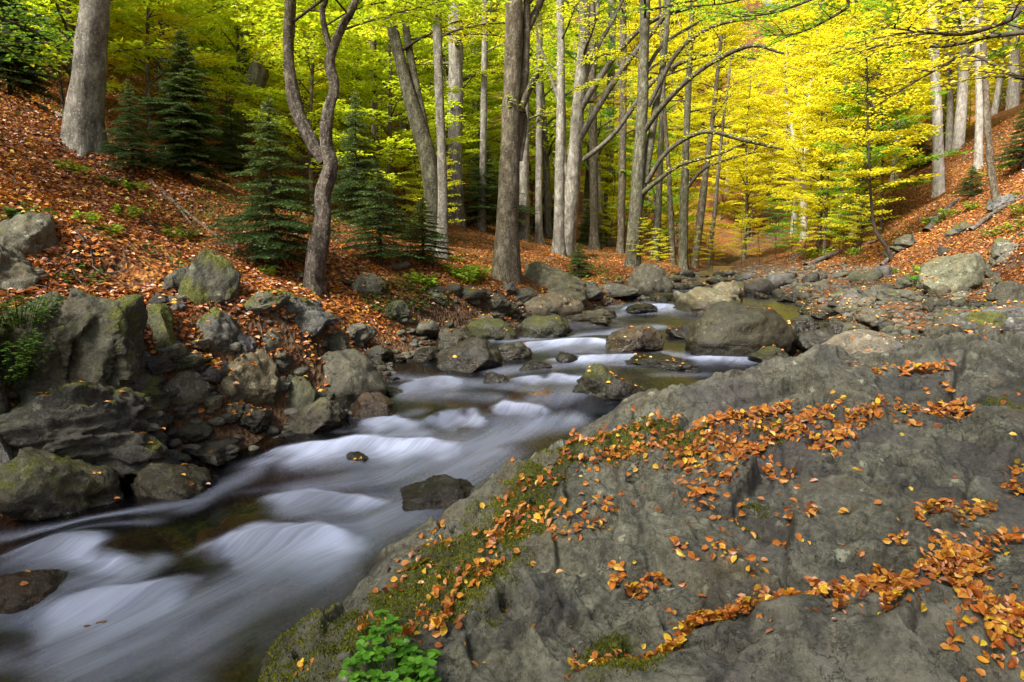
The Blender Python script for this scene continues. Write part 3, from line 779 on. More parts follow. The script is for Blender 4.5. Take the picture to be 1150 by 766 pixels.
def key_rock(px, py, w, h, me, tint, wet, moss, label, sink=.3, yaw=None, deep=.85, tilt=(0, 0), name='rock', fn=surf, group=None, fwd=.8):
    """a rock whose foot shows at (px, py) and which measures w by h in the photograph"""
    p = march(px, py, fn, 2.0)
    x0, y0 = p[0], p[1]; dist = y0
    hw = .5 * w * dist / FPX; hh = h * dist / FPX
    cy = y0 + hw * deep * fwd
    hz = hh * (.5 + sink)
    x = px_x = (px - PW / 2) / FPX * (cy * math.cos(TH) + .1)
    base = p[2]
    yw = random.uniform(-.35, .35) if yaw is None else yaw
    return place_rock(me, (x, cy, base + hh - hz), (hw, hw * deep, hz), yw, tint, wet, moss, label, group, name, tilt, float(water0(np.array([x]), np.array([cy]))[0]) if fn is surf else -9)

K = key_rock
# left bank, from the cliff to the bend
WALL = [rock_mesh('cliff_rock', 440, 6, 3, .93, .93, .04, 0, (2.6, 2.2, 1.0)), rock_mesh('cliff_rock', 441, 6, 3, .9, .9, .05, 0, (1.2, 1.6, 3.4)), rock_mesh('cliff_rock', 442, 6, 4, .85, .88, .05, 0, (1.8, 1.6, 1.6))]
for (px, py, w_, h_, me_, t_, ms_, yw_, tl_, fw_, lb_) in [
    (70, 448, 150, 108, WALL[0], (.62, .61, .52), .62, .30, (-.08, .02), .25, 'jointed grey cliff with moss between its upright blocks, upper part of the left outcrop'),
    (136, 446, 56, 92, WALL[2], (.62, .62, .52), .6, .1, (-.08, .06), .2, 'narrow grey block standing at the right end of the upper cliff'),
    (78, 528, 196, 104, WALL[1], (.48, .48, .49), .5, .25, (-.05, -.10), .25, 'dark layered ledge of slate forming the lower part of the left outcrop'),
    (-40, 470, 96, 116, WALL[2], (.5, .5, .46), .5, .5, (0, 0), .4, 'grey rock face half hidden by bramble at the left edge')]:
    K(px, py, w_, h_, me_, t_, 0, ms_, lb_, deep=.6, sink=.12, yaw=yw_, tilt=tl_, name='rock_outcrop', fn=ground, fwd=fw_)
K(-10, 548, 70, 70, SLAB[1], (.85, .87, .95), 0, .1, 'blue grey slabs piled at the left edge above the dark boulder', deep=.8)
K(32, 296, 70, 58, ANG[1], PALE, 0, .3, 'pale angular rock above the cliff, topmost on the leafy left slope', fn=ground)
K(12, 330, 80, 60, SLAB[0], PALE, 0, .4, 'light grey slab leaning below the topmost rock of the left slope', fn=ground)
K(165, 435, 42, 40, ROUND[0], (1.2, 1.18, 1.12), 0, -.1, 'small round pale stone wedged beside the mossy cliff')
K(203, 456, 66, 40, ROUND[1], (1.15, 1.15, 1.08), 0, -.1, 'smooth oval grey boulder right of the round pale stone')
K(268, 458, 92, 62, ANG[0], TAN, 0, .25, 'broad brownish boulder with cracked face in the middle of the left bank')
K(333, 470, 54, 50, ANG[2], GREEN, 0, .3, 'pointed greenish boulder leaning between broad brown boulder and black topped boulder')
K(353, 488, 72, 36, ANG[3], (.85, .8, .65), .25, .3, 'low wet boulder with an orange leaf at the edge of the rapid')
K(390, 462, 88, 66, ROUND[2], (.95, .92, .78), .25, .2, 'large rounded boulder with dark wet foot beside the left rapid')
K(418, 476, 58, 32, ROUND[3], RUST, .35, -.2, 'rust brown wet stone under the large rounded boulder', sink=.4)
K(64, 588, 128, 76, ANG[4], (.85, .83, .6), .15, .5, 'mossy brown boulder at the water in the lower left')
K(192, 560, 92, 40, ANG[5], (.75, .7, .5), .3, .4, 'low dark boulder with orange leaves on top, right of the mossy brown boulder')
K(228, 522, 84, 22, SLAB[2], (.7, .72, .78), .5, -.1, 'flat wet slate at the water below the bank stones')
K(212, 497, 56, 20, ROUND[4], GREY, .2, .3, 'flat stone below the oval grey boulder')
K(278, 480, 34, 26, ROUND[0], DARK, .3, 0, 'dark egg sized boulder below the broad brownish boulder')
K(205, 470, 44, 18, SLAB[3], GREY, .2, 0, 'thin slab lying under the oval grey boulder')
K(75, 545, 30, 24, ROUND[1], (.9, .95, 1.1), .1, -.2, 'bluish stone sitting behind the mossy brown boulder')
K(140, 545, 60, 26, ANG[1], DARK, .4, .2, 'black wet stone between the two leaf covered boulders on the left')
K(240, 345, 66, 64, ANG[2], (.8, .82, .75), 0, .75, 'upright moss covered rock standing in the leaves of the left slope', fn=ground)
K(205, 330, 40, 30, ANG[0], GREY, 0, .3, 'grey rock beside the upright mossy rock', fn=ground)
K(235, 398, 70, 50, ANG[3], (1.0, 1.0, 1.05), 0, .5, 'mottled rock with white lichen below the upright mossy rock', fn=ground)
K(185, 400, 50, 56, SLAB[1], GREEN, 0, .9, 'steep moss clad rock right of the cliff', fn=ground)
K(270, 398, 44, 34, ANG[5], (.85, .86, 1.0), 0, .1, 'bluish angular rock above the broad brownish boulder', fn=ground)
K(340, 372, 72, 40, SLAB[0], (.9, .92, 1.0), 0, .35, 'broad grey rock with mossy hollow below the twisted tree', fn=ground)
K(318, 402, 62, 36, ANG[4], (.95, .95, .85), 0, .1, 'flat topped grey rock above the pointed greenish boulder', fn=ground)
K(308, 425, 40, 28, ANG[1], DARK, 0, 0, 'dark grey block behind the pointed greenish boulder')
K(372, 398, 40, 24, SLAB[2], GREY, .1, .2, 'slab above the large rounded boulder', fn=ground)
K(412, 332, 44, 26, ANG[2], PALE, 0, .3, 'pale rock in the leaves right of the twisted tree', fn=ground)
K(442, 360, 36, 22, ANG[0], DARK, 0, .6, 'dark mossy stone under the leafy bank by the bend')
K(400, 385, 40, 20, SLAB[3], GREY, .1, .2, 'grey slab low on the bank by the bend')
# in the stream
K(525, 417, 80, 34, ANG[3], (.6, .56, .5), .7, .1, 'black wet rock with orange leaves in midstream, the lower of a pair', sink=.4)
K(508, 394, 50, 24, ROUND[3], (.65, .62, .5), .6, .3, 'dark mossy rock just upstream of the leaf topped black rock', sink=.4)
K(552, 382, 64, 22, ROUND[2], (.6, .66, .4), .55, .7, 'low moss covered rock, left one of the pair at the little fall', sink=.4)
K(612, 380, 60, 24, ROUND[4], (.6, .66, .42), .6, .6, 'low moss covered rock, right one of the pair at the little fall', sink=.4)
K(577, 403, 40, 18, ROUND[1], (.6, .58, .45), .6, .4, 'small round wet rock alone below the mossy pair', sink=.4)
K(712, 396, 66, 28, ANG[0], (.8, .6, .42), .55, .1, 'reddish brown wet rock with a leaning face in midstream', sink=.4)
K(672, 446, 68, 36, ROUND[0], (.68, .7, .5), .4, .5, 'rounded mossy dark rock near the great boulder, left of two', sink=.4)
K(706, 452, 54, 26, ANG[4], (.5, .48, .42), .5, .1, 'black rock with leaves near the great boulder, right of two', sink=.4)
K(612, 357, 88, 28, ROUND[1], (1.5, 1.28, 1.0), 0, -.2, 'wide pale tan rock sprinkled with leaves at the head of the pools', sink=.35)
K(660, 365, 56, 16, SLAB[2], (1.2, 1.1, .95), .1, -.2, 'flat pale rock stretching right of the wide tan rock')
K(622, 333, 82, 40, ANG[5], (1.1, 1.08, .85), 0, .35, 'big slanting olive rock on the far bank right of the thick beech', deep=.7)
K(560, 350, 40, 16, SLAB[0], GREEN, .1, .4, 'flat mossy block in front of the thick beech')
K(545, 362, 44, 10, SLAB[3], PALE, .1, 0, 'thin pale slab at the pool edge')
K(585, 340, 36, 16, ANG[1], GREY, .1, .2, 'grey stone between the mossy block and the big olive rock')
K(730, 334, 48, 37, ROUND[2], (1.1, 1.05, .9), 0, .15, 'rounded grey boulder standing by the bend under the trees')
K(688, 334, 60, 15, ANG[2], PALE, 0, .1, 'low pale rocks left of the rounded bend boulder')
K(655, 335, 50, 16, ANG[3], GREY, 0, .3, 'grey rock right of the big olive rock')
K(795, 352, 78, 28, ROUND[3], (1.3, 1.2, .85), .05, .1, 'smooth tan rock behind the big dark boulder, left side')
K(816, 341, 38, 24, ROUND[4], (1.25, 1.15, .9), 0, 0, 'tall tan rock behind the smooth tan rock')
BIGROUND = rock_mesh('smooth_boulder', 778, 5, 2, .93, .0, .02)
K(832, 402, 128, 60, BIGROUND, (.46, .44, .28), .5, .2, 'big dark rounded boulder standing in the water right of centre', sink=.3, deep=.7, yaw=.1)
K(920, 400, 44, 30, ANG[1], DARK, .6, 0, 'wet black stone right of the big dark rounded boulder')
K(965, 412, 104, 38, ROUND[2], (1.35, 1.2, 1.05), .0, -.2, 'broad pinkish grey boulder behind the ridge of the great boulder', sink=.2)
K(1040, 414, 66, 34, ANG[2], GREY, 0, .1, 'angular grey stone right of the broad pinkish boulder')
K(865, 410, 50, 18, ANG[3], GREEN, .1, .6, 'lichen green stone wedged under the big dark boulder')
K(1070, 332, 84, 48, ANG[0], (1.35, 1.38, 1.1), 0, .25, 'large slanting pale green boulder at the foot of the right hillside', deep=.7)
K(1130, 292, 40, 20, SLAB[1], PALE, 0, .2, 'light slab in the leaves above the pale green boulder', fn=ground)
K(1110, 385, 70, 36, SLAB[0], GREEN, 0, .7, 'mossy leaning slab near the right edge, behind the great boulder')
K(1135, 345, 60, 30, ANG[5], GREY, 0, .3, 'grey rock at the right edge below the leafy hillside')
K(990, 372, 60, 26, ANG[4], GREY, 0, .2, 'flat grey rock in the middle of the stony bar')
K(1060, 385, 60, 28, SLAB[2], (.8, .8, .8), .2, .2, 'dark slab right of the flat grey rock on the bar')
K(490, 572, 96, 26, ANG[3], (.5, .45, .38), .6, .1, 'dark wet rock with orange leaves at the flank of the great boulder', sink=.5)
K(397, 526, 34, 16, ROUND[3], (.4, .38, .36), .9, -.3, 'small black rock breaking the white water', sink=.5)
K(560, 432, 36, 14, ANG[5], (.45, .43, .4), .9, -.3, 'small black rock in the rapid below the midstream rocks', sink=.5)
K(15, 690, 100, 34, ROUND[4], RUST, .5, -.3, 'rust brown rock half drowned at the left edge', sink=.6)
K(720, 352, 36, 10, ANG[0], DARK, .5, 0, 'low black stone in the far riffle')
K(745, 414, 90, 10, SLAB[1], DARK, .5, .2, 'flat leaf covered shelf of rock left of the great boulder ridge')

for px, py, w_, h_, up_ in [(130, 606, 110, 40, .01), (60, 640, 90, 34, .0), (285, 582, 90, 30, -.01), (240, 596, 60, 24, -.02), (335, 600, 56, 22, -.02), (430, 490, 84, 24, -.01), (180, 650, 60, 22, -.02), (500, 500, 50, 18, -.03),
                            (540, 452, 60, 18, -.02), (600, 440, 70, 18, -.02), (470, 440, 60, 16, -.02), (640, 400, 60, 14, -.02), (110, 700, 80, 26, -.03), (380, 560, 60, 20, -.03)]:
    p = march(px, py, water0); hw = .5 * w_ * p[1] / FPX; hz = .10 + .25 * hw
    place_rock(ROUND[len(ROCKS) % 5], (p[0], p[1], p[2] + up_ + .03 - hz), (hw, hw * .8, hz), random.uniform(-.6, .6), (1.5, .85, .5), .55, -.5, 'reddish brown stone drowned just under the rushing water', 'drowned stones', 'rock')
K(600, 418, 40, 12, ANG[2], DARK, .7, 0, 'small dark stone in the widest pool left of the mossy dark rocks', sink=.5)
K(640, 408, 34, 12, ANG[4], DARK, .7, 0, 'small dark stone in the pool below the reddish rock', sink=.5)
K(770, 380, 40, 14, ANG[1], DARK, .7, .1, 'dark wet stone just left of the big dark rounded boulder', sink=.5)
K(900, 372, 44, 16, ANG[3], DARK, .6, .1, 'dark stone in the side channel behind the big dark boulder', sink=.5)
K(945, 378, 40, 14, SLAB[1], DARK, .6, .1, 'dark slab in the side channel right of the big dark boulder', sink=.5)
K(480, 405, 34, 14, ANG[0], DARK, .7, .1, 'small black stone left of the black wet rock in midstream', sink=.5)
print('rocks keyed', len(ROCKS))
# the stony bar and the bank stones
def scatter(n, box, smin, smax, label, group, tints, wet, moss, meshes, cond=None, seed=0, minpx=5):
    r = np.random.default_rng(seed); made = 0; tries = 0
    while made < n and tries < n * 40:
        tries += 1
        px, py = r.uniform(box[0], box[2]), r.uniform(box[1], box[3])
        p = surf_at(px, py, 4.0)
        if p is None or p[1] > 40: continue
        if cond and not cond(p, px, py): continue
        s = smin * (smax / smin) ** (r.random() ** 1.6)
        w = s * FPX / p[1]
        if w < minpx: s = minpx * p[1] / FPX
        t = tints[int(r.integers(len(tints)))]; hz = s * r.uniform(.45, .8)
        me = meshes[int(r.integers(len(meshes)))]
        place_rock(me, (p[0], p[1], p[2] + hz * .15), (s * r.uniform(.8, 1.25), s * r.uniform(.6, 1), hz), r.uniform(-3, 3), t, wet, r.uniform(*moss), label, group, 'rock',
                   (r.uniform(-.25, .25), r.uniform(-.25, .25)), zw(p[1]) - .02)
        made += 1
def on_bar(p, px, py):
    return p[0] > np.interp(p[1], YR, XR) - .25 and p[0] < np.interp(p[1], YH, XH) + .5
GT = [GREY, GREY, TAN, DARK, GREEN, (.9, .9, 1.0), PALE, (.42, .40, .36), (.5, .48, .4)]
scatter(95, (760, 318, 1150, 400), .12, .34, 'one of the many grey stones heaped on the right hand stony bar', 'stones of the stony bar', GT, 0, (-.4, .6), ANG + SLAB[:2] + ROUND[:2], on_bar, 1)
scatter(55, (740, 309, 1000, 345), .16, .40, 'one of the distant stones where the stream comes round the bend', 'stones of the upper bend', GT, .05, (-.4, .5), SMALL_A + SMALL_R, lambda p, a, b: p[1] > 12 and p[0] > np.interp(p[1], YL, XL) - .6, 2)
scatter(36, (150, 380, 470, 505), .07, .2, 'one of the small stones packed between the left bank boulders', 'small stones of the left bank', GT, .1, (-.4, .5), ANG[:3] + ROUND[:2], lambda p, a, b: np.interp(p[1], YL, XL) - p[0] > -.3 and np.interp(p[1], YL, XL) - p[0] < .9, 3)
scatter(14, (0, 500, 170, 545), .08, .18, 'one of the small stones at the foot of the left cliff', 'small stones under the cliff', GT, .2, (-.4, .4), ANG[:3], lambda p, a, b: np.interp(p[1], YL, XL) - p[0] > -.3, 4)
scatter(34, (470, 318, 790, 372), .10, .28, 'one of the stones along the far bank of the pools', 'stones of the far bank', GT, .05, (-.3, .6), ANG + SMALL_A, lambda p, a, b: abs(np.interp(p[1], YL, XL) - p[0]) < .9, 5)
scatter(12, (980, 230, 1150, 330), .15, .35, 'one of the rocks poking through the leaves of the right hillside', 'rocks on the right hillside', GT, 0, (0, .8), ANG, lambda p, a, b: p[1] > 8 and p[0] > np.interp(p[1], YH, XH), 6)
scatter(12, (170, 300, 470, 380), .10, .22, 'one of the rocks poking through the leaves low on the left slope', 'rocks on the left slope', GT, 0, (0, .9), ANG, lambda p, a, b: np.interp(p[1], YL, XL) - p[0] > .8, 7)
print('rocks', len(ROCKS))

# pebbles too many to count, on the bar and along both water lines
g = Geo(); pv = [rock_np(700 + i, 2, 6, .6, .1, .04) for i in range(6)]
r = np.random.default_rng(21); made = 0
while made < 2600:
    y = 4.5 + 22 * r.random() ** 1.5
    xl, xr, xh = np.interp(y, YL, XL), np.interp(y, YR, XR), np.interp(y, YH, XH)
    if r.random() < .3: x = xl + r.normal(0, .35)
    else: x = r.uniform(xr - .3, xh + .5)
    z = float(ground(np.array([x]), np.array([y]))[0])
    if z < zw(y) - .12: continue
    s = r.uniform(.025, .085); V, FF = pv[int(r.integers(6))]
    a = r.uniform(0, 6.28); c_, s_ = math.cos(a), math.sin(a)
    V = V * [s, s * .8, s * .55]; V = np.stack([V[:, 0] * c_ - V[:, 1] * s_ + x, V[:, 0] * s_ + V[:, 1] * c_ + y, V[:, 2] + z + s * .2], 1)
    g.add(V, FF); made += 1
o = put('gravel', g.mesh('gravel'), M_ROCK); o.color = (.9, .88, .82, .1); o['moss'] = 0.0; o['waterline'] = -9.0
tag(o, 'grey gravel and pebbles filling the gaps between the stones', 'gravel', None, 'stuff')

# ------------------------------------------------------------------ trees
def sprays(r, path, r0, n_twigs, twig_len, leaf, wood, leaves, flat=.35, spacing=.05, start=.2, droop=.12):
    """twigs in a flat fan either side of a branch, leaves alternating along them (beech habit)"""
    P = np.asarray(path, float); n = len(P)
    for i in range(n_twigs):
        s = start + (1 - start) * (i + r.random()) / n_twigs
        f = s * (n - 1); k = min(int(f), n - 2); p = P[k] + (P[k + 1] - P[k]) * (f - k)
        t = P[k + 1] - P[k]; t = t / (np.linalg.norm(t) + 1e-9)
        sd = 1 if i % 2 else -1
        az = math.atan2(t[1], t[0]) + sd * r.uniform(.5, 1.15)
        if i == n_twigs - 1: az = math.atan2(t[1], t[0])
        L = twig_len * (1.15 - .65 * s) * r.uniform(.6, 1.25)
        u = np.linspace(0, 1, 4)[:, None]
        d = np.array([math.cos(az), math.sin(az), .12 + .35 * t[2]])
        Q = p + d * L * u + np.array([0, 0, -droop * L]) * u * u + np.concatenate([np.zeros((1, 3)), r.normal(0, .03 * L, (3, 3))])
        if wood is not None:
            wood.add(*tube(Q, np.linspace(.35, .12, 4) * r0 * .5 + .0015, 3), tw=1)
        m = max(3, int(L / spacing)); uu = (np.arange(m) + .5) / m
        q = np.stack([np.interp(uu, u[:, 0], Q[:, c]) for c in range(3)], 1)
        sg = np.where(np.arange(m) % 2 == 0, 1, -1) * r.uniform(.5, 1.1, m); la = az + sg
        D = np.stack([np.cos(la), np.sin(la), r.normal(-.12, .25, m)], 1)
        N = np.stack([r.normal(0, flat, m), r.normal(0, flat, m), np.ones(m)], 1)
        leaves.append((q + r.normal(0, .02, (m, 3)), D, N, leaf * r.uniform(.65, 1.2, m)))

def bough(r, start, az, L, e0, e1, n=7):
    u = np.linspace(0, 1, n); e = e0 + (e1 - e0) * u ** .8
    az_ = az + np.cumsum(r.normal(0, .09, n))
    st = np.stack([np.cos(e) * np.cos(az_), np.cos(e) * np.sin(az_), np.sin(e)], 1) * (L / (n - 1))
    return np.asarray(start) + np.concatenate([np.zeros((1, 3)), np.cumsum(st[:-1], 0)])

def leaves_mesh(name, leaves, r, clump=None):
    P, D, N, S = [np.concatenate([l[i] for l in leaves]) for i in range(4)]
    sp = np.concatenate([np.full(len(l[0]), r.normal(0, .12)) for l in leaves])
    g = Geo(); V, F = leaf_geo(P, D, N, S)
    g.add(V, F, rnd=np.repeat(np.clip(.5 + sp + r.normal(0, .16, len(P)), 0, 1), 6))
    return g.mesh(name, False)

def forest_tree(seed, H, r0, crown0, nb, blen, leaf, twigs, twig, spacing=.07, e=(.7, .05), lean=.05):
    """a beech grown whole: returns trunk mesh and crown mesh around the origin"""
    r = np.random.default_rng(seed)
    path = smooth_path([[0, 0, -.4], [r.normal(0, lean) * H * .3, r.normal(0, lean) * H * .3, H * .3], [r.normal(0, lean) * H * .6, r.normal(0, lean) * H * .6, H * .65], [r.normal(0, lean) * H, r.normal(0, lean) * H, H]], 14)
    rad = r0 * (1 - np.linspace(0, 1, 14) ** 1.2 * .9)
    w = Geo(); w.add(*tube(path, rad, 9, .45, .06, seed), tw=0); lv = []
    for i in range(nb):
        s = crown0 + (1 - crown0) * ((i + r.random()) / nb) ** .9
        p = np.array([np.interp(s * H, path[:, 2], path[:, c]) for c in range(3)])
        rr = max(np.interp(s * H, path[:, 2], rad) * .42, .006)
        taper = (1 - .75 * (s - crown0) / (1 - crown0)) * (.6 + .4 * min(1, (s - crown0) / .15 + .3))
        L = blen * taper * r.uniform(.7, 1.2)
        Q = bough(r, p, i * 2.4 + r.normal(0, .4), L, e[0] * r.uniform(.6, 1.3), e[1] + r.normal(0, .12))
        w.add(*tube(Q, rr * np.linspace(1, .2, len(Q)), 5), tw=np.tile(np.repeat(np.linspace(.3, 1, len(Q)), 5), 1))
        sprays(r, Q, rr, max(4, int(twigs * taper)), twig, leaf, w if H < 6 else None, lv, spacing=spacing)
    tm = w.mesh('trunk'); cm = leaves_mesh('crown', lv, r)
    cm.materials.append(M_CROWN)
    return tm, cm

def add_tree(name, meshes, loc, yaw, scale, colour, label, cat, group, bark=M_BARK):
    tm, cm = meshes
    e = empty(name, loc, label, cat, group); e.rotation_euler = (0, 0, yaw); e.scale = (scale, scale, scale * random.uniform(.92, 1.1))
    if len(tm.materials) == 0: tm.materials.append(bark)
    put('trunk', tm, None, e)
    c = put('crown', cm, None, e); c.color = (*colour, 1)
    return e

TALL = [forest_tree(20 + i, 15, .20, .20, 46, 3.9, .125, 30, 1.0, .04, (.75, .05)) for i in range(3)]
MID = [forest_tree(30 + i, 8, .085, .10, 46, 2.6, .105, 28, .75, .036, (.6, 0)) for i in range(3)]
SAP = [forest_tree(40 + i, 3.6, .03, .15, 32, 1.35, .075, 16, .42, .032, (.5, -.05)) for i in range(3)]
PALETRUNK = [(tm.copy(), cm) for tm, cm in TALL]
for tm, cm in PALETRUNK: tm.materials.append(M_BARKPALE)
for tm, cm in TALL + MID: tm.materials.append(M_BARK)
for tm, cm in SAP: tm.materials.append(M_TWIG)
print('protos', [len(c.polygons) for _, c in TALL + MID + SAP])

YEL, YG, GRN, ORG, LIME = (.73, .67, .02), (.50, .60, .02), (.19, .38, .025), (.70, .40, .025), (.68, .69, .02)

# hero trees: trunk lines read off the photograph at the depth of each foot, their crowns grown above
def hero(label, foot, lines, colour, crown_from=4.2, nb=12, blen=2.6, bark=M_BARK, seed=0, depth=None, flare=.7, limbs=(), leafy=True, name='beech_tree', lumps=.07, twigs=12, azr=None, sides=16):
    """lines: list of trunks, each [(px, py, width px), ...] from the foot upward. limbs: bare pixel branches [(px, py, depth shift, width px), ...]"""
    r = np.random.default_rng(900 + seed)
    p0 = ground_at(*foot) if depth is None else at_depth(foot[0], foot[1], depth)
    y0 = p0[1]; gz = float(ground(p0[0:1], p0[1:2])[0])
    e = empty(name, (p0[0], p0[1], gz), label, 'tree')
    loc = np.array([p0[0], p0[1], gz]); lv = []; w = Geo(); bw = w
    for li, ln in enumerate(lines):
        pts = [np.append(at_depth(a, b, y0 + (.0 if li == 0 else .1 * li)), .40 * c * y0 / FPX) for a, b, c in ln]
        if li == 0: pts[0][2] = min(pts[0][2], gz) - .25
        # continue above the frame to a crown
        top = pts[-1]; dirv = unit((pts[-1] - pts[-2])[:3]); dirv = unit(dirv + np.array([0, 0, .6]))
        Hx = r.uniform(3.0, 4.5)
        if ln[-1][1] < 40:
            pts.append(np.append(top[:3] + dirv * Hx * .5, top[3] * .75)); pts.append(np.append(top[:3] + dirv * Hx + r.normal(0, .2, 3), top[3] * .3))
        S = smooth_path(pts, 9 * len(pts)); S[:, 3] = np.maximum(S[:, 3], .008)
        w.add(*tube(S[:, :3] - loc, S[:, 3], sides, flare if li == 0 else 0, lumps, seed + li, 5 + seed % 3), tw=0)
        if not leafy: continue
        hgt = S[:, 2] - gz
        cand = np.nonzero(hgt > crown_from)[0]
        if len(cand) < 3: continue
        n_b = nb if li == 0 else max(4, nb // 2)
        for i in range(n_b):
            k_ = cand[int((i + r.random()) / n_b * (len(cand) - 1))]
            az = i * 2.4 + r.normal(0, .4) if azr is None else r.uniform(*azr)
            Q = bough(r, S[k_, :3], az, blen * r.uniform(.6, 1.2), r.uniform(.2, .8), r.normal(-.05, .15))
            rr = max(.3 * S[k_, 3], .012)
            bw.add(*tube(Q - loc, rr * np.linspace(1, .15, len(Q)), 6), tw=.9)
            sprays(r, Q - loc, rr, twigs + 6, .8, .09, bw, lv, spacing=.04)
    for lm in limbs:
        bare = len(lm[0]) > 4
        pts = [np.append(at_depth(q[0], q[1], y0 + q[2]), .5 * q[3] * y0 / FPX) for q in lm]
        S = smooth_path(pts, 6 * len(pts))
        w.add(*tube(S[:, :3] - loc, np.maximum(S[:, 3], .006), 7, 0, .05, seed), tw=np.repeat(np.linspace(.3, 1, len(S)), 7))
        if not bare:
            sprays(r, S[:, :3] - loc, .012, int(5 * len(pts)), .7, .08, bw, lv, spacing=.06, start=.35)
    put('trunk', w.mesh('trunk'), bark, e)
    if lv:
        c = put('crown', leaves_mesh('crown', lv, r), M_CROWN, e); c.color = (*colour, 1)
    return e

hero('thick grey beech on the upper left slope with flared rooty foot', (95, 168), [[(95, 168, 46), (96, 120, 40), (103, 50, 37), (108, -10, 36)]], YG, 4.4, 10, bark=M_BARKGREY, seed=1, flare=.5)
hero('straight dark trunk standing high on the left slope left of the leaning trunk', (277, 118), [[(277, 118, 18), (278, 60, 17), (279, -10, 16)]], YG, 3.6, 10, seed=2, bark=M_BARKDARK)
hero('grey trunk leaning to the right behind the dark firs', (262, 150), [[(262, 150, 26), (290, 85, 26), (308, 40, 25), (328, -10, 24)]], YG, 3.6, 10, bark=M_BARKGREY, seed=3, flare=.1)
hero('twisted tree with shredded bark, joined by a smooth crooked second stem', (350, 327),
     [[(350, 327, 28), (353, 295, 25), (362, 250, 23), (363, 218, 22), (371, 188, 20), (366, 160, 17), (369, 128, 15), (376, 98, 14), (371, 72, 14), (376, 50, 12), (386, 26, 11), (402, -8, 9)],
      [(364, 182, 16), (350, 160, 17), (333, 125, 16), (325, 80, 15), (324, 30, 15), (326, -10, 14)],
      [(374, 62, 8), (366, 36, 8), (362, 10, 7), (368, -10, 6)]], YG, 3.2, 9, 2.0, M_BARKDARK, 4, flare=.35, lumps=.17)
hero('pair of curved beech stems bending left, from one foot', (491, 285),
     [[(491, 285, 24), (487, 230, 24), (480, 175, 25), (465, 125, 20), (450, 70, 16), (438, 20, 14), (430, -10, 13)],
      [(484, 190, 16), (474, 130, 12), (462, 70, 11), (455, 25, 10), (452, -10, 10)]], LIME, 4.0, 10, bark=M_BARKMOSS, seed=5)
hero('slim straight beech right of the curved pair', (497, 290), [[(497, 290, 17), (497, 200, 14), (493, 100, 12), (490, -10, 12)]], LIME, 4.0, 8, bark=M_BARKGREY, seed=6)
hero('straight mottled beech trunk between the curved pair and the thick central beech', (512, 250), [[(512, 252, 22), (511, 160, 20), (512, 70, 20), (510, -10, 19)]], LIME, 4.2, 10, bark=M_BARKGREY, seed=7, flare=.4)
hero('thickest smooth beech in the centre with a fork and a broken stub', (567, 313),
     [[(567, 313, 36), (570, 240, 30), (573, 160, 27), (576, 80, 24), (578, -10, 22)], [(581, 165, 13), (586, 110, 12), (590, 70, 11), (592, -10, 10)]],
     YG, 4.6, 12, 3.0, seed=8, flare=.55, limbs=[[(588, 40, .1, 9), (600, 18, .2, 8), (612, -8, .3, 7)], [(584, 125, 0, 9), (597, 95, -.1, 7), (611, 72, -.2, 6)], [(584, 180, 0, 6), (590, 140, .1, 5), (588, 120, .1, 4)]])
hero('slender beech close behind the thick central one', (588, 268), [[(588, 268, 14), (589, 150, 13), (590, 60, 12), (592, -10, 11)]], LIME, 4.2, 8, bark=M_BARKGREY, seed=9)
hero('pale straight beech left of the many armed tree', (628, 285), [[(627, 285, 17), (629, 180, 13), (630, 70, 11), (629, -10, 10)]], LIME, 4.2, 9, bark=M_BARKGREY, seed=10,
     limbs=[[(630, 120, 0, 5), (618, 85, .3, 4), (606, 50, .6, 3), (600, 20, .8, 2)]])
hero('many armed beech with dark boughs arching over the stream to the right', (634, 285),
     [[(634, 285, 24), (641, 230, 22), (646, 170, 19), (651, 100, 17), (656, 40, 15), (657, -10, 14)]], LIME, 4.4, 10, 3.0, bark=M_BARKGREY, seed=11, flare=.5,
     limbs=[[(646, 165, 0, 8), (672, 120, -.5, 7), (705, 70, -1.0, 6), (745, 20, -1.5, 5), (760, -10, -1.8, 4)], [(648, 130, 0, 8), (672, 90, -.4, 7), (700, 52, -.8, 6), (735, 22, -1.2, 5), (790, 5, -1.8, 3)],
            [(650, 110, 0, 6), (668, 60, .2, 5), (690, 20, .4, 4), (705, -12, .5, 3)], [(655, 180, 0, 6), (690, 150, -.8, 5), (735, 90, -1.6, 5), (790, 62, -2.3, 4), (850, 66, -3, 2)],
            [(640, 205, 0, 6), (634, 180, .2, 5), (633, 120, .4, 5), (628, 90, .5, 4)]])
hero('thin beech standing behind the many armed tree', (683, 275), [[(683, 275, 12), (684, 180, 12), (686, 90, 11), (688, -10, 10)]], LIME, 4.6, 8, bark=M_BARKGREY, seed=12)
hero('dark slim beech left of the clustered stems', (697, 285), [[(697, 285, 10), (699, 180, 10), (700, 60, 10), (699, -10, 9)]], LIME, 4.6, 8, seed=13)
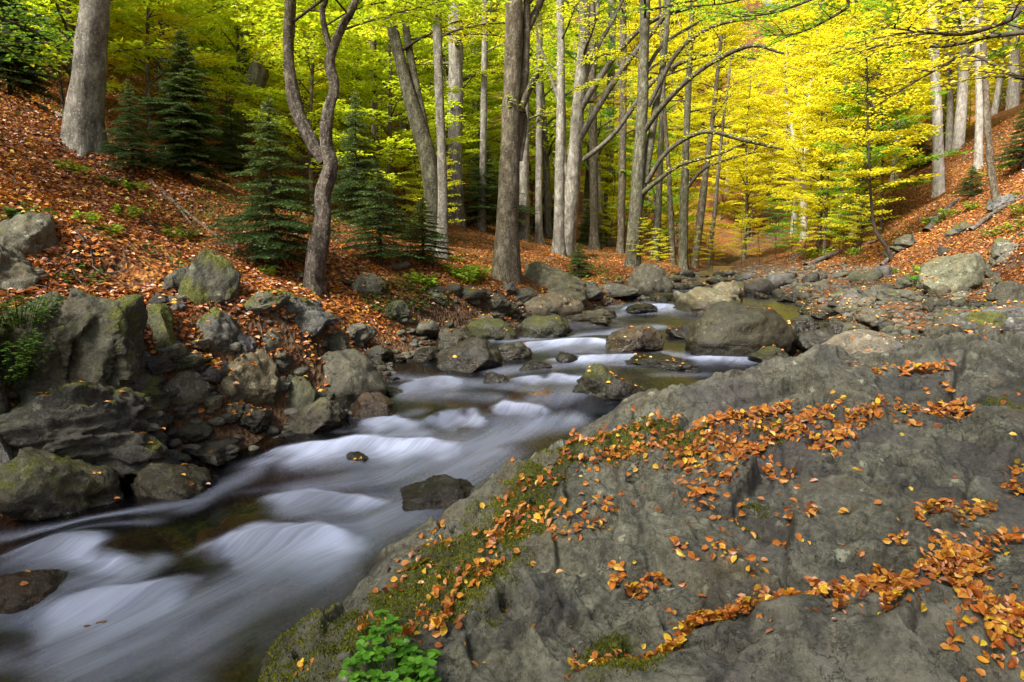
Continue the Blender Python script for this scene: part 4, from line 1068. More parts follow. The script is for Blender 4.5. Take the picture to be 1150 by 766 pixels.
hero('clustered beech stems sending long arched boughs to the right over the bend', (711, 300),
     [[(710, 300, 19), (714, 230, 18), (720, 150, 16), (723, 60, 14), (725, -10, 13)], [(716, 240, 12), (729, 170, 11), (738, 110, 9), (745, 70, 8), (752, -10, 6)]], LIME, 4.6, 10, 3.2, bark=M_BARKMOSS, seed=14,
     limbs=[[(722, 150, 0, 6), (745, 118, -.6, 6), (785, 80, -1.4, 5), (840, 52, -2.4, 4), (880, 60, -3, 2)], [(726, 205, 0, 6), (750, 170, -.5, 5), (790, 148, -1.2, 5), (838, 158, -2, 4), (880, 168, -2.6, 2)],
            [(718, 220, 0, 6), (740, 202, -.4, 5), (765, 185, -.9, 4), (810, 172, -1.5, 3), (862, 150, -2.3, 2)], [(728, 120, .0, 5), (760, 60, -.5, 5), (800, 30, -1, 4), (850, 20, -1.5, 2)],
            [(720, 90, .0, 5), (745, 50, .5, 4), (790, 22, 1, 3)]])
hero('slim beech stem right of the clustered stems near the bend', (767, 302), [[(767, 302, 13), (768, 240, 12), (771, 150, 9), (774, 80, 8), (778, -10, 6)]], YEL, 5, 9, bark=M_BARKMOSS, seed=15,
     limbs=[[(769, 215, 0, 4), (790, 190, -.5, 4), (820, 178, -1, 3), (850, 170, -1.5, 2)]])
hero('leaning beech stem by the bend, right of the slim one', (781, 300), [[(779, 300, 9), (787, 240, 11), (793, 190, 8), (802, 120, 6), (810, 40, 5)]], YEL, 5, 8, seed=16)
hero('thin stem forking low beside the stream bend', (757, 296), [[(757, 296, 7), (753, 240, 8), (751, 190, 6), (746, 120, 5), (742, 30, 4)]], YEL, 5, 8, seed=17)
hero('thin dark stem tilting right by the bend', (797, 296), [[(795, 296, 5), (803, 235, 6), (806, 200, 5), (812, 140, 4), (822, 60, 3)]], YEL, 5, 7, seed=18)
for q, (fx, fy, lx, w_, lab) in enumerate([(605, 272, 606, 9, 'slim trunk between the slender beech and the pale straight beech'), (668, 280, 664, 11, 'straight trunk right behind the many armed beech'), (737, 292, 748, 8, 'slim trunk leaning right of the clustered stems'),
                                          (541, 258, 545, 9, 'slim trunk behind the dense dark fir'), (424, 262, 418, 9, 'slim trunk left of the curved beech pair'), (655, 270, 672, 7, 'thin slanting stem behind the many armed beech')]):
    hero(lab, (fx, fy), [[(fx, fy, w_ + 2), ((fx + lx) / 2, 150, w_), (lx, -10, w_ - 1)]], LIME, 4.8, 7, bark=[M_BARKGREY, M_BARK, M_BARKMOSS][q % 3], seed=40 + q)
# right hillside
hero('pale grey beech standing upright on the right hillside', (1055, 218), [[(1055, 222, 15), (1053, 150, 13), (1050, 80, 12), (1048, 30, 11), (1046, -10, 10)]], YEL, 5.0, 9, 2.6, M_BARKPALE, 19)
hero('slim brown beech leaning left on the right hillside', (1123, 232), [[(1123, 232, 11), (1112, 180, 9), (1107, 100, 8), (1103, 30, 7), (1100, -10, 6)]], YEL, 5.0, 8, 2.4, M_BARK, 20)
hero('pale beech behind the slim brown one on the right hillside', (1100, 190), [[(1099, 192, 11), (1100, 120, 10), (1099, 50, 10), (1100, -10, 9)]], YEL, 5.5, 8, 2.4, M_BARKPALE, 21)
hero('pale trunk at the right edge high on the hillside', (1138, 120), [[(1138, 130, 14), (1139, 60, 13), (1138, -10, 12)]], YEL, 5.5, 8, 2.4, M_BARKPALE, 22)
hero('white barked beech far up behind the yellow leaves of the right hillside', (1033, 150), [[(1034, 160, 7), (1034, 90, 7), (1033, 20, 6)]], YEL, 6, 7, 2.4, M_BARKPALE, 23)
hero('thin sapling with a curved foot and yellow leaves at the right bank', (1006, 290), [[(1008, 290, 7), (995, 277, 6), (983, 258, 5), (978, 220, 4), (975, 160, 3), (974, 90, 2.5), (972, 40, 2)]], YEL, 1.6, 26, 1.3, M_TWIG, 24, flare=0, name='young_beech', twigs=9, sides=8)
hero('thin grey sapling beside the curved one on the right bank', (990, 262), [[(990, 262, 4), (991, 200, 3), (990, 120, 3), (992, 50, 2)]], YEL, 1.6, 22, 1.3, M_TWIG, 25, flare=0, name='young_beech', twigs=9, sides=8)

# boughs that reach into the top of the picture belong to trees standing just outside it
def overhang(label, base, H, r0, boughs, colour, seed, twig=.55, leaf=.075, spacing=.055, ntw=16):
    r = np.random.default_rng(seed); x, y = base; z = float(ground(np.array([x]), np.array([y]))[0])
    e = empty('beech_tree', (x, y, z), label, 'tree'); loc = np.array([x, y, z]); w = Geo(); bw = w; lv = []
    path = smooth_path([[0, 0, -.3], [.1, .1, H * .5], [0, .3, H]], 14); w.add(*tube(path, np.linspace(r0, r0 * .4, 14), 12, .5, .06, seed), tw=0)
    for b in boughs:
        pts = [at_depth(*q) for q in b]; z0 = pts[0][2] - z - .5
        pts = [np.array([np.interp(z0, path[:, 2], path[:, c]) for c in range(3)]) + loc] + pts
        S = smooth_path(pts, 6 * len(pts)); n = len(S)
        w.add(*tube(S - loc, np.linspace(.045, .006, n), 7, 0, .06, seed), tw=.9)
        for k_ in range(int(n * .25), n - 2, 2):           # side branches
            az = math.atan2(*(S[k_ + 1] - S[k_])[1::-1]) + random.choice([-1, 1]) * r.uniform(.5, 1.2)
            Q = bough(r, S[k_], az, r.uniform(.5, 1.1), r.uniform(-.05, .4), r.uniform(-.3, .05), 5)
            bw.add(*tube(Q - loc, np.linspace(.011, .003, 5), 4), tw=1); sprays(r, Q - loc, .006, ntw // 2, twig * .6, leaf, bw, lv, spacing=spacing, start=.1)
        sprays(r, S - loc, .008, ntw, twig, leaf, bw, lv, spacing=spacing, start=.4)
    put('trunk', w.mesh('trunk'), M_BARK, e)
    c = put('crown', leaves_mesh('crown', lv, r), M_CROWN, e); c.color = (*colour, 1)
overhang('tree outside the right edge whose dark boughs with yellow leaves cross the upper right corner', (8.6, 8.6), 8, .16,
         [[(1180, 8, 8.4), (1130, 24, 8.2), (1085, 38, 8), (1040, 36, 7.8), (990, 30, 7.6)], [(1190, 40, 8.8), (1120, 40, 9.2), (1060, 52, 9.6), (1000, 50, 9.8), (940, 56, 10)],
          [(1200, 60, 9), (1150, 88, 9.6), (1090, 62, 10.2), (1040, 85, 10.6), (985, 118, 11)], [(1190, -30, 8), (1110, -6, 7.6), (1050, 8, 7.4)]], YEL, 301, ntw=14)
overhang('tree beyond the top edge whose green leafy boughs hang over the middle of the stream', (12.0, 12.5), 9, .16,
         [[(1010, -40, 12), (930, -8, 11.6), (870, 14, 11.2), (815, 20, 10.8)], [(1000, -70, 11.5), (900, -30, 11), (830, 0, 10.6), (770, 8, 10.2)], [(990, -20, 12), (950, 10, 12), (900, 36, 12), (860, 40, 12)]], (.26, .46, .025), 302, ntw=20)
overhang('tree outside the left edge whose dark green boughs droop into the upper left corner', (-9.8, 9.6), 7, .14,
         [[(-60, -10, 10.2), (0, 20, 10.4), (40, 36, 10.6), (70, 60, 10.8)], [(-60, 20, 10), (0, 50, 10.2), (30, 70, 10.4)]], (.14, .28, .02), 303, ntw=16)

# firs
def fir_meshes(seed, H, R0, needle=.024, whorl=.13):
    r = np.random.default_rng(seed); w = Geo(); P, D, N, S, C = [], [], [], [], []
    path = np.array([[0, 0, -.2], [r.normal(0, .02), 0, H * .5], [r.normal(0, .03), 0, H]])
    w.add(*tube(smooth_path(path, 10), np.linspace(.018 * H ** .7 + .012, .004, 10), 7))
    h = .10 * H
    while h < H * .97:
        f = h / H; Lb = R0 * (1 - f) ** .85 * (.55 + .45 * min(1, f / .18)); nb = int(r.integers(6, 9)); a0 = r.uniform(0, 6)
        for i in range(nb):
            if r.random() < .16: continue
            az = a0 + i * 2 * PI / nb + r.normal(0, .3); L = Lb * r.uniform(.45, 1.25)
            Q = bough(r, (0, 0, h + r.normal(0, .03)), az, L, .15 - .25 * (1 - f) + r.normal(0, .14), -.35 + .2 * f + r.normal(0, .1), 6)
            w.add(*tube(Q, np.linspace(.007 + .004 * L, .002, 6), 4))
            nt_ = max(5, int(L / .042))
            lines = [Q]
            for j in range(nt_):
                s = .15 + .85 * (j + .5) / nt_; fq = s * 5; kq = min(int(fq), 4); p = Q[kq] + (Q[kq + 1] - Q[kq]) * (fq - kq)
                a2 = az + (1 if j % 2 else -1) * r.uniform(.7, 1.0); l2 = min(.42 * L, .5) * (1.12 - s) * r.uniform(.8, 1.2) + .04
                u = np.linspace(0, 1, 3)[:, None]
                lines.append(p + np.array([math.cos(a2), math.sin(a2), -.10]) * l2 * u + np.array([0, 0, -.15 * l2]) * u * u)
            for ln in lines:
                ll = np.linalg.norm(ln[-1] - ln[0]); m = max(4, int(ll / .011)); u = (np.arange(m) + .5) / m
                q = np.stack([np.interp(u, np.linspace(0, 1, len(ln)), ln[:, c]) for c in range(3)], 1)
                t = unit(ln[-1] - ln[0]); sd = np.where(np.arange(m) % 2 == 0, 1, -1)[:, None]
                lat = unit(np.cross(t, [0, 0, 1.0]))
                P.append(q); D.append(t * .55 + lat * sd * .8 + r.normal(0, .2, (m, 3)) + np.stack([0 * u, 0 * u, r.normal(.15, .45, m)], 1)); N.append(r.normal(0, .6, (m, 3)) + [0, 0, .5])
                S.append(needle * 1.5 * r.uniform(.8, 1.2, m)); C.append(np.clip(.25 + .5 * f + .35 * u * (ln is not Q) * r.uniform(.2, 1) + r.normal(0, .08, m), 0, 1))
        h += whorl * r.uniform(.7, 1.1) * (1 - .3 * f)
    g = Geo(); P, D, N, S, C = map(np.concatenate, (P, D, N, S, C))
    D = unit(D); N = unit(N - D * (N * D).sum(-1, keepdims=True)); W = np.cross(N, D) * .0060 * (needle / .024)
    V = np.stack([P - W, P + W, P + W * .6 + D * S[:, None], P - W * .6 + D * S[:, None]], 1).reshape(-1, 3)
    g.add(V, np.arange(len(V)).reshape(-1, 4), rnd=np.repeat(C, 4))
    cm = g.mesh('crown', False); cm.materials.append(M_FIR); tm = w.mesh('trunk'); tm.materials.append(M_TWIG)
    return tm, cm
FIRS = [fir_meshes(50, 3.4, 1.25), fir_meshes(51, 2.2, .95), fir_meshes(52, 5.2, 1.9, .034, .17)]
print('firs', [len(c.polygons) for _, c in FIRS])
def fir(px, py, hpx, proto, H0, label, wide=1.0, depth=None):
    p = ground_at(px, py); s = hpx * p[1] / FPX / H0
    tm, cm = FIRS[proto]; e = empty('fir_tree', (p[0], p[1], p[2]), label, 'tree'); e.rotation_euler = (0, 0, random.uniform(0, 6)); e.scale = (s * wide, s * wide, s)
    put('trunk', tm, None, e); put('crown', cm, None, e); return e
fir(308, 302, 190, 0, 3.4, 'young fir on the left bank just left of the twisted tree', 1.1)
fir(212, 205, 165, 2, 5.2, 'large dark fir filling the left slope right of the thick beech', 1.15)
fir(150, 196, 105, 0, 3.4, 'dark fir half behind the thick beech on the left slope', 1.0)
fir(262, 195, 85, 0, 3.4, 'dark fir under the leaning grey trunk', 1.2)
fir(428, 296, 110, 1, 2.2, 'small fir standing right of the twisted tree', 1.2)
fir(475, 296, 75, 1, 2.2, 'small bushy fir in front of the curved beech pair', 1.4)
fir(402, 255, 150, 0, 3.4, 'slender fir behind the twisted tree', .9)
fir(545, 258, 95, 0, 3.4, 'dense dark fir left of the thick central beech', 1.7)
fir(610, 262, 55, 1, 2.2, 'low dark fir right of the thick central beech', 1.5)
fir(650, 312, 40, 1, 2.2, 'tiny fir at the foot of the many armed beech', 1.5)
fir(663, 276, 45, 1, 2.2, 'small fir behind the many armed beech', 1.4)
fir(12, 110, 150, 2, 5.2, 'dark fir in the upper left corner', 1.2)
fir(1090, 222, 36, 1, 2.2, 'tiny fir between the beeches of the right hillside', 1.4)
fir(1148, 190, 75, 0, 3.4, 'dark young fir at the right edge of the hillside', 1.3)
fir(1030, 190, 45, 1, 2.2, 'small dark fir behind the pale beech of the right hillside', 1.5)

# background woods: whole trees standing on the valley sides, seen between the near trunks
r = np.random.default_rng(77); spots = []
def ok_spot(x, y, d, lst):
    return all((x - a) ** 2 + (y - b) ** 2 > d * d for a, b in lst)
def valley_side(x, y):
    xl, xh = np.interp(y, YL, XL), np.interp(y, YH, XH)
    return -1 if x < xl - (1.2 if y > 20 else 4.5) else (1 if x > xh + .8 else 0)
n_tall = n_mid = n_sap = 0
for i in range(9000):
    y = 13 + 62 * r.random() ** 1.2; x = r.uniform(-.95, .95) * y
    sd = valley_side(x, y)
    end = y > 50
    if sd == 0 and not end: continue
    if sd < 0 and y < 18 and x > -8: continue
    if sd > 0 and y < 17: continue
    if sd > 0 and y < 21 and x < 16: continue
    kind = r.random()
    z = float(ground(np.array([x]), np.array([y]))[0])
    px, py, _ = project(np.array([x, y, z]))
    if px < -140 or px > 1290: continue
    if sd > 0 and px > 985 and kind > .38 and y < 34: continue
    if sd < 0 and 520 < px < 800 and y < 31: continue
    if sd < 0 and 230 < px < 345 and y < 17: continue
    yel = float(sstep(560, 860, px)) + r.normal(0, .18)
    far = 'beyond the bend of the stream' if end else ('on the right hillside' if sd > 0 else ('behind the trunks of the left bank' if px > 420 else 'high on the upper left slope'))
    grp = f'background beeches {far}'
    if kind < .38 and n_tall < 110 and not (sd < 0 and (y < 26 or r.random() < .45)):
        if not ok_spot(x, y, 2.9, [s[:2] for s in spots if s[2] == 't']): continue
        spots.append((x, y, 't')); n_tall += 1
        c = YEL if yel > .75 else (LIME if yel > .35 else YG)
        if r.random() < .0: c = ORG
        if r.random() < .08: c = GRN
        pale = sd > 0 or r.random() < .2
        add_tree('beech_tree', (PALETRUNK if pale else TALL)[int(r.integers(3))], (x, y, z), r.uniform(0, 6.28), r.uniform(.75, 1.15), c,
                 f"tall {'pale barked' if pale else 'grey barked'} beech of the background wood {far}", 'tree', grp)
    elif kind < .72 and n_mid < 150:
        if not ok_spot(x, y, 2.0, [s[:2] for s in spots if s[2] == 'm']): continue
        spots.append((x, y, 'm')); n_mid += 1
        c = YEL if yel > .55 else (LIME if yel > .2 else YG)
        if r.random() < .06 and px > 500 and y < 30: c = ORG
        if r.random() < (.12 if px < 420 else .08): c = GRN
        add_tree('beech_tree', MID[int(r.integers(3))], (x, y, z), r.uniform(0, 6.28), r.uniform(.7, 1.15), c, f'slender leafy beech of the understorey {far}', 'tree', grp + ', understorey')
    elif n_sap < 95:
        if not ok_spot(x, y, 1.3, [s[:2] for s in spots if s[2] == 's']) or y > 45: continue
        spots.append((x, y, 's')); n_sap += 1
        c = YEL if yel > .5 else (LIME if yel > .2 else YG)
        if r.random() < .15: c = ORG
        if r.random() < .25: c = GRN
        add_tree('young_beech', SAP[int(r.integers(3))], (x, y, z), r.uniform(0, 6.28), r.uniform(.6, 1.15), c, f'thin beech sapling {far}', 'tree', f'beech saplings {far}')
for i in range(16):       # the wood on the slope that closes the valley
    y = 62 + 20 * r.random(); x = y * r.uniform(.12, .42)
    add_tree('beech_tree', TALL[i % 3], (x, y, float(ground(np.array([x]), np.array([y]))[0])), i * 1.1, 1.25, YEL if i % 3 else LIME, 'tall grey barked beech of the background wood beyond the bend of the stream', 'tree', 'background beeches beyond the bend of the stream')
print('background', n_tall, n_mid, n_sap)
# unseen beeches added behind the viewpoint to shade the stream and great boulder
for i, (x, y, sc_) in enumerate([(-3.2, -3.6, 1.0), (-7.4, -2.2, 1.05), (1.2, -6.4, 1.1), (5.2, -3.4, .95), (-11.5, 1.6, 1.0)]):
    add_tree('beech_tree', TALL[i % 3], (x, y, float(ground(np.array([x]), np.array([y]))[0])), i * 1.3, sc_, LIME, 'unseen beech added behind the viewpoint to shade the foreground', 'tree', 'added shade beeches behind the viewpoint')
# chosen understorey trees
def chosen(px, py, proto, hpx, H0, colour, label):
    p = ground_at(px, py); s = hpx * p[1] / FPX / H0
    add_tree('young_beech', proto, (p[0], p[1], p[2]), random.uniform(0, 6), s, colour, label, 'tree', None)
chosen(872, 292, SAP[0], 75, 3.6, (.10, .30, .025), 'bright green young tree beyond the bend at the foot of the slope')
for i, (a_, b_, h_, c_) in enumerate([(800, 303, 55, YEL), (832, 300, 60, LIME), (852, 299, 48, ORG), (905, 294, 62, YEL), (942, 290, 70, LIME), (775, 305, 50, YEL), (890, 296, 66, GRN), (965, 288, 60, YEL), (740, 303, 48, LIME), (720, 302, 60, YEL)]):
    chosen(a_, b_, SAP[i % 3], h_, 3.6, c_, ['low yellow bush', 'low lime bush', 'low orange bush'][0 if c_ == YEL else (2 if c_ == ORG else 1)] + ' beyond the bend ' + ['by the leaning stem', 'left of the bright green tree', 'beside the bright green tree', 'under the yellow beech of the right bank', 'at the foot of the right hillside', 'beneath the slim stems', 'right of the bright green tree', 'below the curved sapling', 'between the slim stems and the clustered stems', 'right behind the clustered stems'][i])
chosen(925, 285, MID[1], 190, 8, YEL, 'bushy yellow beech leaning over the right bank beyond the bend')
chosen(960, 282, SAP[1], 130, 3.6, YEL, 'yellow sapling at the foot of the right hillside left of the curved sapling')
chosen(835, 292, MID[2], 210, 8, YEL, 'yellow beech hanging over the bend of the stream')
chosen(340, 200, MID[0], 230, 8, LIME, 'yellow green beech behind the twisted tree')
chosen(180, 120, MID[2], 190, 8, YG, 'green leaved beech behind the thick beech of the left slope')
chosen(60, 90, MID[0], 170, 8, GRN, 'green leaved tree in the upper left behind the thick beech')
chosen(455, 240, SAP[0], 130, 3.6, YG, 'young beech behind the curved pair')

# ------------------------------------------------------------------ plants, logs
def herb(px, py, size_px, mat, label, seed, fn=ground, n=26, leaf=.05, wid=.36, up=.6, name='leafy_plant', round_leaf=False, depth=None):
    r = np.random.default_rng(seed); p = march(px, py, fn, 1.2) if depth is None else at_depth(px, py, depth)
    if depth: fn = lambda x, y: np.full(np.shape(x), p[2])
    R = size_px * p[1] / FPX * .5; w = Geo(); L = []
    g = Geo()
    for i in range(n):
        a = r.uniform(0, 6.28); q = R * math.sqrt(r.random()); h = R * up * r.uniform(.5, 1.1)
        dz = float(fn(np.array([p[0] + q * .6 * math.cos(a)]), np.array([p[1] + q * .6 * math.sin(a)]))[0]) - p[2]
        Q = smooth_path([[q * .5 * math.cos(a), q * .5 * math.sin(a), dz - .01], [q * .8 * math.cos(a), q * .8 * math.sin(a), dz + h * .7], [q * math.cos(a), q * math.sin(a), dz + h]], 5)
        w.add(*tube(Q, np.full(5, .0012 + leaf * .015), 3))
        m = 3 if round_leaf else 7
        for j in range(m):
            u = 1.0 if round_leaf else (j + 1) / m; b = (j * 2.1 if round_leaf else a + (1 if j % 2 else -1) * 1.0) + r.normal(0, .2)
            k_ = u * 4; kk = min(int(k_), 3); s = Q[kk] + (Q[kk + 1] - Q[kk]) * (k_ - kk)
            L.append((s[None], np.array([[math.cos(b), math.sin(b), r.normal(.05, .2)]]), np.array([[r.normal(0, .25), r.normal(0, .25), 1]]), np.array([leaf * r.uniform(.7, 1.2)])))
    P, D, N, S = [np.concatenate([l[i] for l in L]) for i in range(4)]
    V, F = leaf_geo(P, D, N, S, .5 if round_leaf else wid, .08, 0); g.add(V, F, rnd=np.repeat(np.clip(r.normal(.5, .22, len(P)), 0, 1), 6))
    e = empty(name, p, label, 'plant'); put('stem', w.mesh('stem'), mat, e); put('leaves', g.mesh('leaves', False), mat, e)
herb(440, 752, 115, M_HERB, 'bright green round leaved plant growing on the near edge of the great boulder', 1, boulder, 130, .026, round_leaf=True, up=.5, name='clover_plant')
herb(525, 314, 60, M_HERBLIME, 'lime green low bush left of the foot of the thick central beech', 2, n=50, leaf=.09, up=.5)
herb(8, 428, 120, M_HERBDARK, 'dark leafy bramble hanging over the cliff at the left edge', 3, n=110, leaf=.035, up=.9, depth=4.75)
herb(22, 366, 90, M_HERBDARK, 'dark leafy bramble on the ledge above the cliff', 4, n=80, leaf=.035, up=.7, depth=4.9)
herb(30, 255, 60, M_HERBDARK, 'green fern clump above the topmost rock of the left slope', 5, n=30, leaf=.07, up=.5)
herb(95, 318, 60, M_HERBDARK, 'trailing herb on top of the cliff', 6, n=30, leaf=.035, up=.4)
herb(455, 330, 60, M_HERBDARK, 'low green tuft on the leafy bank by the bend', 7, n=40, leaf=.05, up=.35)
herb(430, 345, 60, M_HERBDARK, 'grassy tuft hanging over the bank edge right of the twisted tree', 8, n=50, leaf=.07, wid=.08, up=.4)
herb(1045, 318, 46, M_HERB, 'small green plant beside the pale green boulder', 9, n=26, leaf=.09, up=.4)
herb(920, 290, 50, M_HERBLIME, 'green herbs at the foot of the right hillside', 10, n=36, leaf=.1, up=.4)
herb(1085, 318, 40, M_HERBLIME, 'yellowish herb in front of the right hillside leaves', 11, n=26, leaf=.09, up=.35)
herb(130, 210, 40, M_HERBDARK, 'green herb at the foot of the thick beech on the left slope', 12, n=26, leaf=.06, up=.4)
herb(205, 262, 50, M_HERBDARK, 'green sprig in the leaves left of the fallen branch', 13, n=20, leaf=.05, up=.4)
herb(480, 318, 40, M_HERBLIME, 'yellow green seedling left of the lime green bush', 14, n=16, leaf=.08, up=.5)
herb(660, 305, 50, M_HERBDARK, 'dark fern in the leaves right of the thick central beech', 15, n=26, leaf=.09, up=.5)
herb(1128, 190, 50, M_HERBLIME, 'green herb patch on the right hillside under the slim beech', 16, n=30, leaf=.1, up=.3)

fern = None
rf = np.random.default_rng(63)
for i in range(26):
    for _ in range(60):
        a_, b_ = (rf.uniform(60, 520), rf.uniform(190, 330)) if i % 2 else (rf.uniform(900, 1150), rf.uniform(190, 310))
        p = ground_at(a_, b_)
        if p is not None and 7 < p[1] < 24 and (np.interp(p[1], YL, XL) - p[0] > .7 or p[0] > np.interp(p[1], YH, XH)): break
    else: continue
    side_ = 'left' if i % 2 else 'right'
    if fern is None:
        herb(a_, b_, 30, M_HERBLIME, '', 80, n=16, leaf=.11, wid=.22, up=.7, name='fern'); fern = [o for o in COL.objects if o.name == 'fern'][0]; e = fern
    else:
        e = copy_tree(fern)
    e.location = p.tolist(); e.rotation_euler = (0, 0, rf.uniform(0, 6)); sc_ = rf.uniform(.5, 1.1) * .3 / .25 * .8; e.scale = (sc_, sc_, sc_)
    tag(e, f'small pale green fern growing through the leaves of the {side_} slope', 'plant', f'ferns of the {side_} slope')

def log(pts, wpx, label, mat=M_DEADWOOD, name='fallen_branch', lift=.03):
    P = []
    for a, b in pts:
        p = ground_at(a, b); P.append(np.append(p + [0, 0, lift], .5 * wpx * p[1] / FPX))
    S = smooth_path(P, 6 * len(P)); S[:, 3] *= np.linspace(1, .45, len(S))
    g = Geo(); loc = S[0, :3].copy(); g.add(*tube(S[:, :3] - loc, S[:, 3], 9, 0, .15, 3))
    e = put(name, g.mesh(name), mat, None, loc); tag(e, label, 'branch')
log([(168, 205), (190, 225), (215, 245), (240, 265), (268, 282)], 5, 'bleached fallen branch lying down the leafy left slope')
log([(190, 222), (212, 250), (220, 262)], 2.5, 'short broken stick beside the bleached fallen branch')
log([(40, 120), (65, 130), (90, 145)], 7, 'dark root like branch lying left of the thick beech', M_BARKDARK)
log([(1040, 262), (1060, 240), (1075, 225)], 9, 'mossy fallen log on the right hillside below the pale beech', M_BARKDARK)
log([(905, 300), (940, 285), (985, 272)], 7, 'dark fallen limb at the foot of the right hillside', M_BARKDARK)
log([(1090, 260), (1120, 238), (1149, 222)], 6, 'dark branch lying in the leaves of the right hillside', M_BARKDARK)
log([(990, 300), (1010, 280), (1030, 272)], 5, 'crooked dead branch by the curved sapling', M_BARKDARK)

r = np.random.default_rng(44); g = Geo()
for i in range(900):
    y = 4.6 + 20 * r.random() ** 1.4; x = r.uniform(-.8, .8) * (y + .5)
    if not (np.interp(y, YL, XL) - x > .5 or x > np.interp(y, YH, XH) - 1.5): continue
    a = r.uniform(0, 6.28); L = .15 + .7 * r.random() ** 2.5; u = np.linspace(-.5, .5, 5)
    P = np.stack([x + u * L * math.cos(a) + r.normal(0, .02, 5), y + u * L * math.sin(a) + r.normal(0, .02, 5), 0 * u], 1)
    P[:, 2] = ground(P[:, 0], P[:, 1]) + r.uniform(.015, .05)
    g.add(*tube(P, np.linspace(1, .4, 5) * r.uniform(.003, .011), 5))
o = put('twigs', g.mesh('twigs'), M_BARKDARK); tag(o, 'dead twigs lying about on the leaf litter', 'twigs', None, 'stuff')

# ------------------------------------------------------------------ fallen leaves
# a curved leaf with veins' worth of stations, for those near enough to count
def big_leaf_mesh(name, curl, fold, twist, wid):
    st = np.linspace(0, 1, 9); prof = np.sin(np.pi * st ** .85) ** .8 * wid; prof[0] = .01; prof[-1] = .0
    V, F = [], []
    for s, w in zip(st, prof):
        a = twist * (s - .5)
        for c in (-1, -.5, 0, .5, 1):
            y = c * w; z = fold * abs(c) ** 1.5 * w * 2 + curl * ((s - .5) ** 2 * 4 - .3) + .02 * math.sin(s * 40) * abs(c)
            y, z = y * math.cos(a) - z * math.sin(a), y * math.sin(a) + z * math.cos(a)
            V.append((s - .5, y, z))
    for i in range(8):
        for j in range(4):
            q = i * 5 + j; F.append((q, q + 1, q + 6, q + 5))
    # stalk
    n = len(V); V += [(-.5, -.008, .01), (-.5, .008, .01), (-.68, .006, .03), (-.68, -.006, .03)]; F.append((n, n + 1, n + 2, n + 3))
    me = np_mesh(name, np.array(V), [np.array(F)]); me.materials.append(M_LEAF); return me
LEAFM = [big_leaf_mesh('beech_leaf', *a) for a in [(.05, .1, .1, .30), (.16, .3, .5, .30), (.25, .55, -.6, .28), (-.10, .2, .3, .32), (.10, .8, .9, .28), (.30, .2, -.3, .30), (.02, .05, 0, .33), (.45, .3, .2, .26), (.12, 1.1, .4, .30), (-.2, .6, 1.2, .27)]]
r = np.random.default_rng(55)
CLUST = [([(640, 520), (700, 502), (770, 497), (830, 492)], 26, 160), ([(770, 500), (860, 482), (930, 470), (990, 460)], 16, 210), ([(905, 490), (960, 492)], 8, 35), ([(1010, 465), (1060, 455), (1090, 452)], 14, 80),
         ([(780, 470), (840, 452), (890, 442)], 8, 80), ([(1010, 425), (1060, 427)], 7, 40), ([(950, 418), (1000, 420)], 6, 14), ([(560, 555), (620, 522), (690, 490), (760, 462)], 12, 60),
         ([(520, 600), (560, 578), (610, 570), (680, 565)], 10, 46), ([(480, 690), (530, 650), (560, 620)], 18, 60), ([(430, 660), (470, 620), (500, 590)], 16, 46), ([(640, 760), (700, 748), (740, 735), (775, 700)], 10, 55),
         ([(775, 700), (800, 688), (860, 675), (920, 668)], 12, 120), ([(745, 735), (780, 705), (830, 690), (900, 675)], 9, 90), ([(900, 666), (980, 658), (1050, 645), (1085, 632)], 12, 150), ([(1060, 650), (1090, 655), (1060, 620)], 16, 60), ([(1085, 630), (1110, 618), (1149, 605)], 20, 40),
         ([(1090, 720), (1130, 750), (1150, 730)], 30, 90), ([(1080, 690), (1140, 690)], 22, 40), ([(1000, 690), (1015, 715), (990, 740)], 12, 46), ([(930, 745), (960, 730)], 12, 10), ([(690, 630), (720, 640), (770, 625)], 10, 34),
         ([(1035, 600), (1060, 595), (1110, 575)], 14, 55), ([(1140, 530), (1149, 560)], 12, 22), ([(815, 545), (830, 520), (870, 510), (890, 530)], 14, 40), ([(880, 580), (920, 575)], 8, 22), ([(980, 640), (1020, 625)], 6, 20),
         ([(440, 735), (480, 720), (500, 715)], 14, 26), ([(330, 757), (390, 735), (430, 715)], 10, 26), ([(700, 560), (660, 580), (620, 590)], 12, 26), ([(860, 640), (800, 620)], 14, 14), ([(600, 540), (560, 600)], 30, 30),
         ([(800, 530), (780, 560), (830, 560)], 20, 30)]
LP = []
for pts, sp, n in CLUST:
    S = smooth_path([np.array(q, float) for q in pts], 40)
    for i in range(n):
        q = S[int(r.integers(40))] + r.normal(0, 1, 2) * [sp * .75, sp * .45]; LP.append((q, .5))
for pts, sp, n in CLUST:
    S = smooth_path([np.array(q, float) for q in pts], 40)
    for i in range(int(n * 1.7)):
        q = S[int(r.integers(40))] + r.normal(0, 1, 2) * [sp * .5, sp * .22]; LP.append((q, .5))
for i in range(210):
    LP.append((np.array([r.uniform(420, 1150), r.uniform(430, 760)]), .0))
single = []
for q, heap in LP:
    p = march(q[0], q[1], boulder0, 1.0)
    if p is None or p[1] > 4.6 or p[1] < 1.2 or p[0] > 3.25: continue
    single.append((p[0], p[1], heap))
sx, sy = np.array([s[0] for s in single]), np.array([s[1] for s in single]); hp = np.array([s[2] for s in single])
sz = boulder(sx, sy); e_ = .02
nx = -(boulder(sx + e_, sy) - boulder(sx - e_, sy)) / (2 * e_); ny = -(boulder(sx, sy + e_) - boulder(sx, sy - e_)) / (2 * e_)
kk = sz > water0(sx, sy) + .03
sx, sy, sz, nx, ny, hp = [a[kk] for a in (sx, sy, sz, nx, ny, hp)]
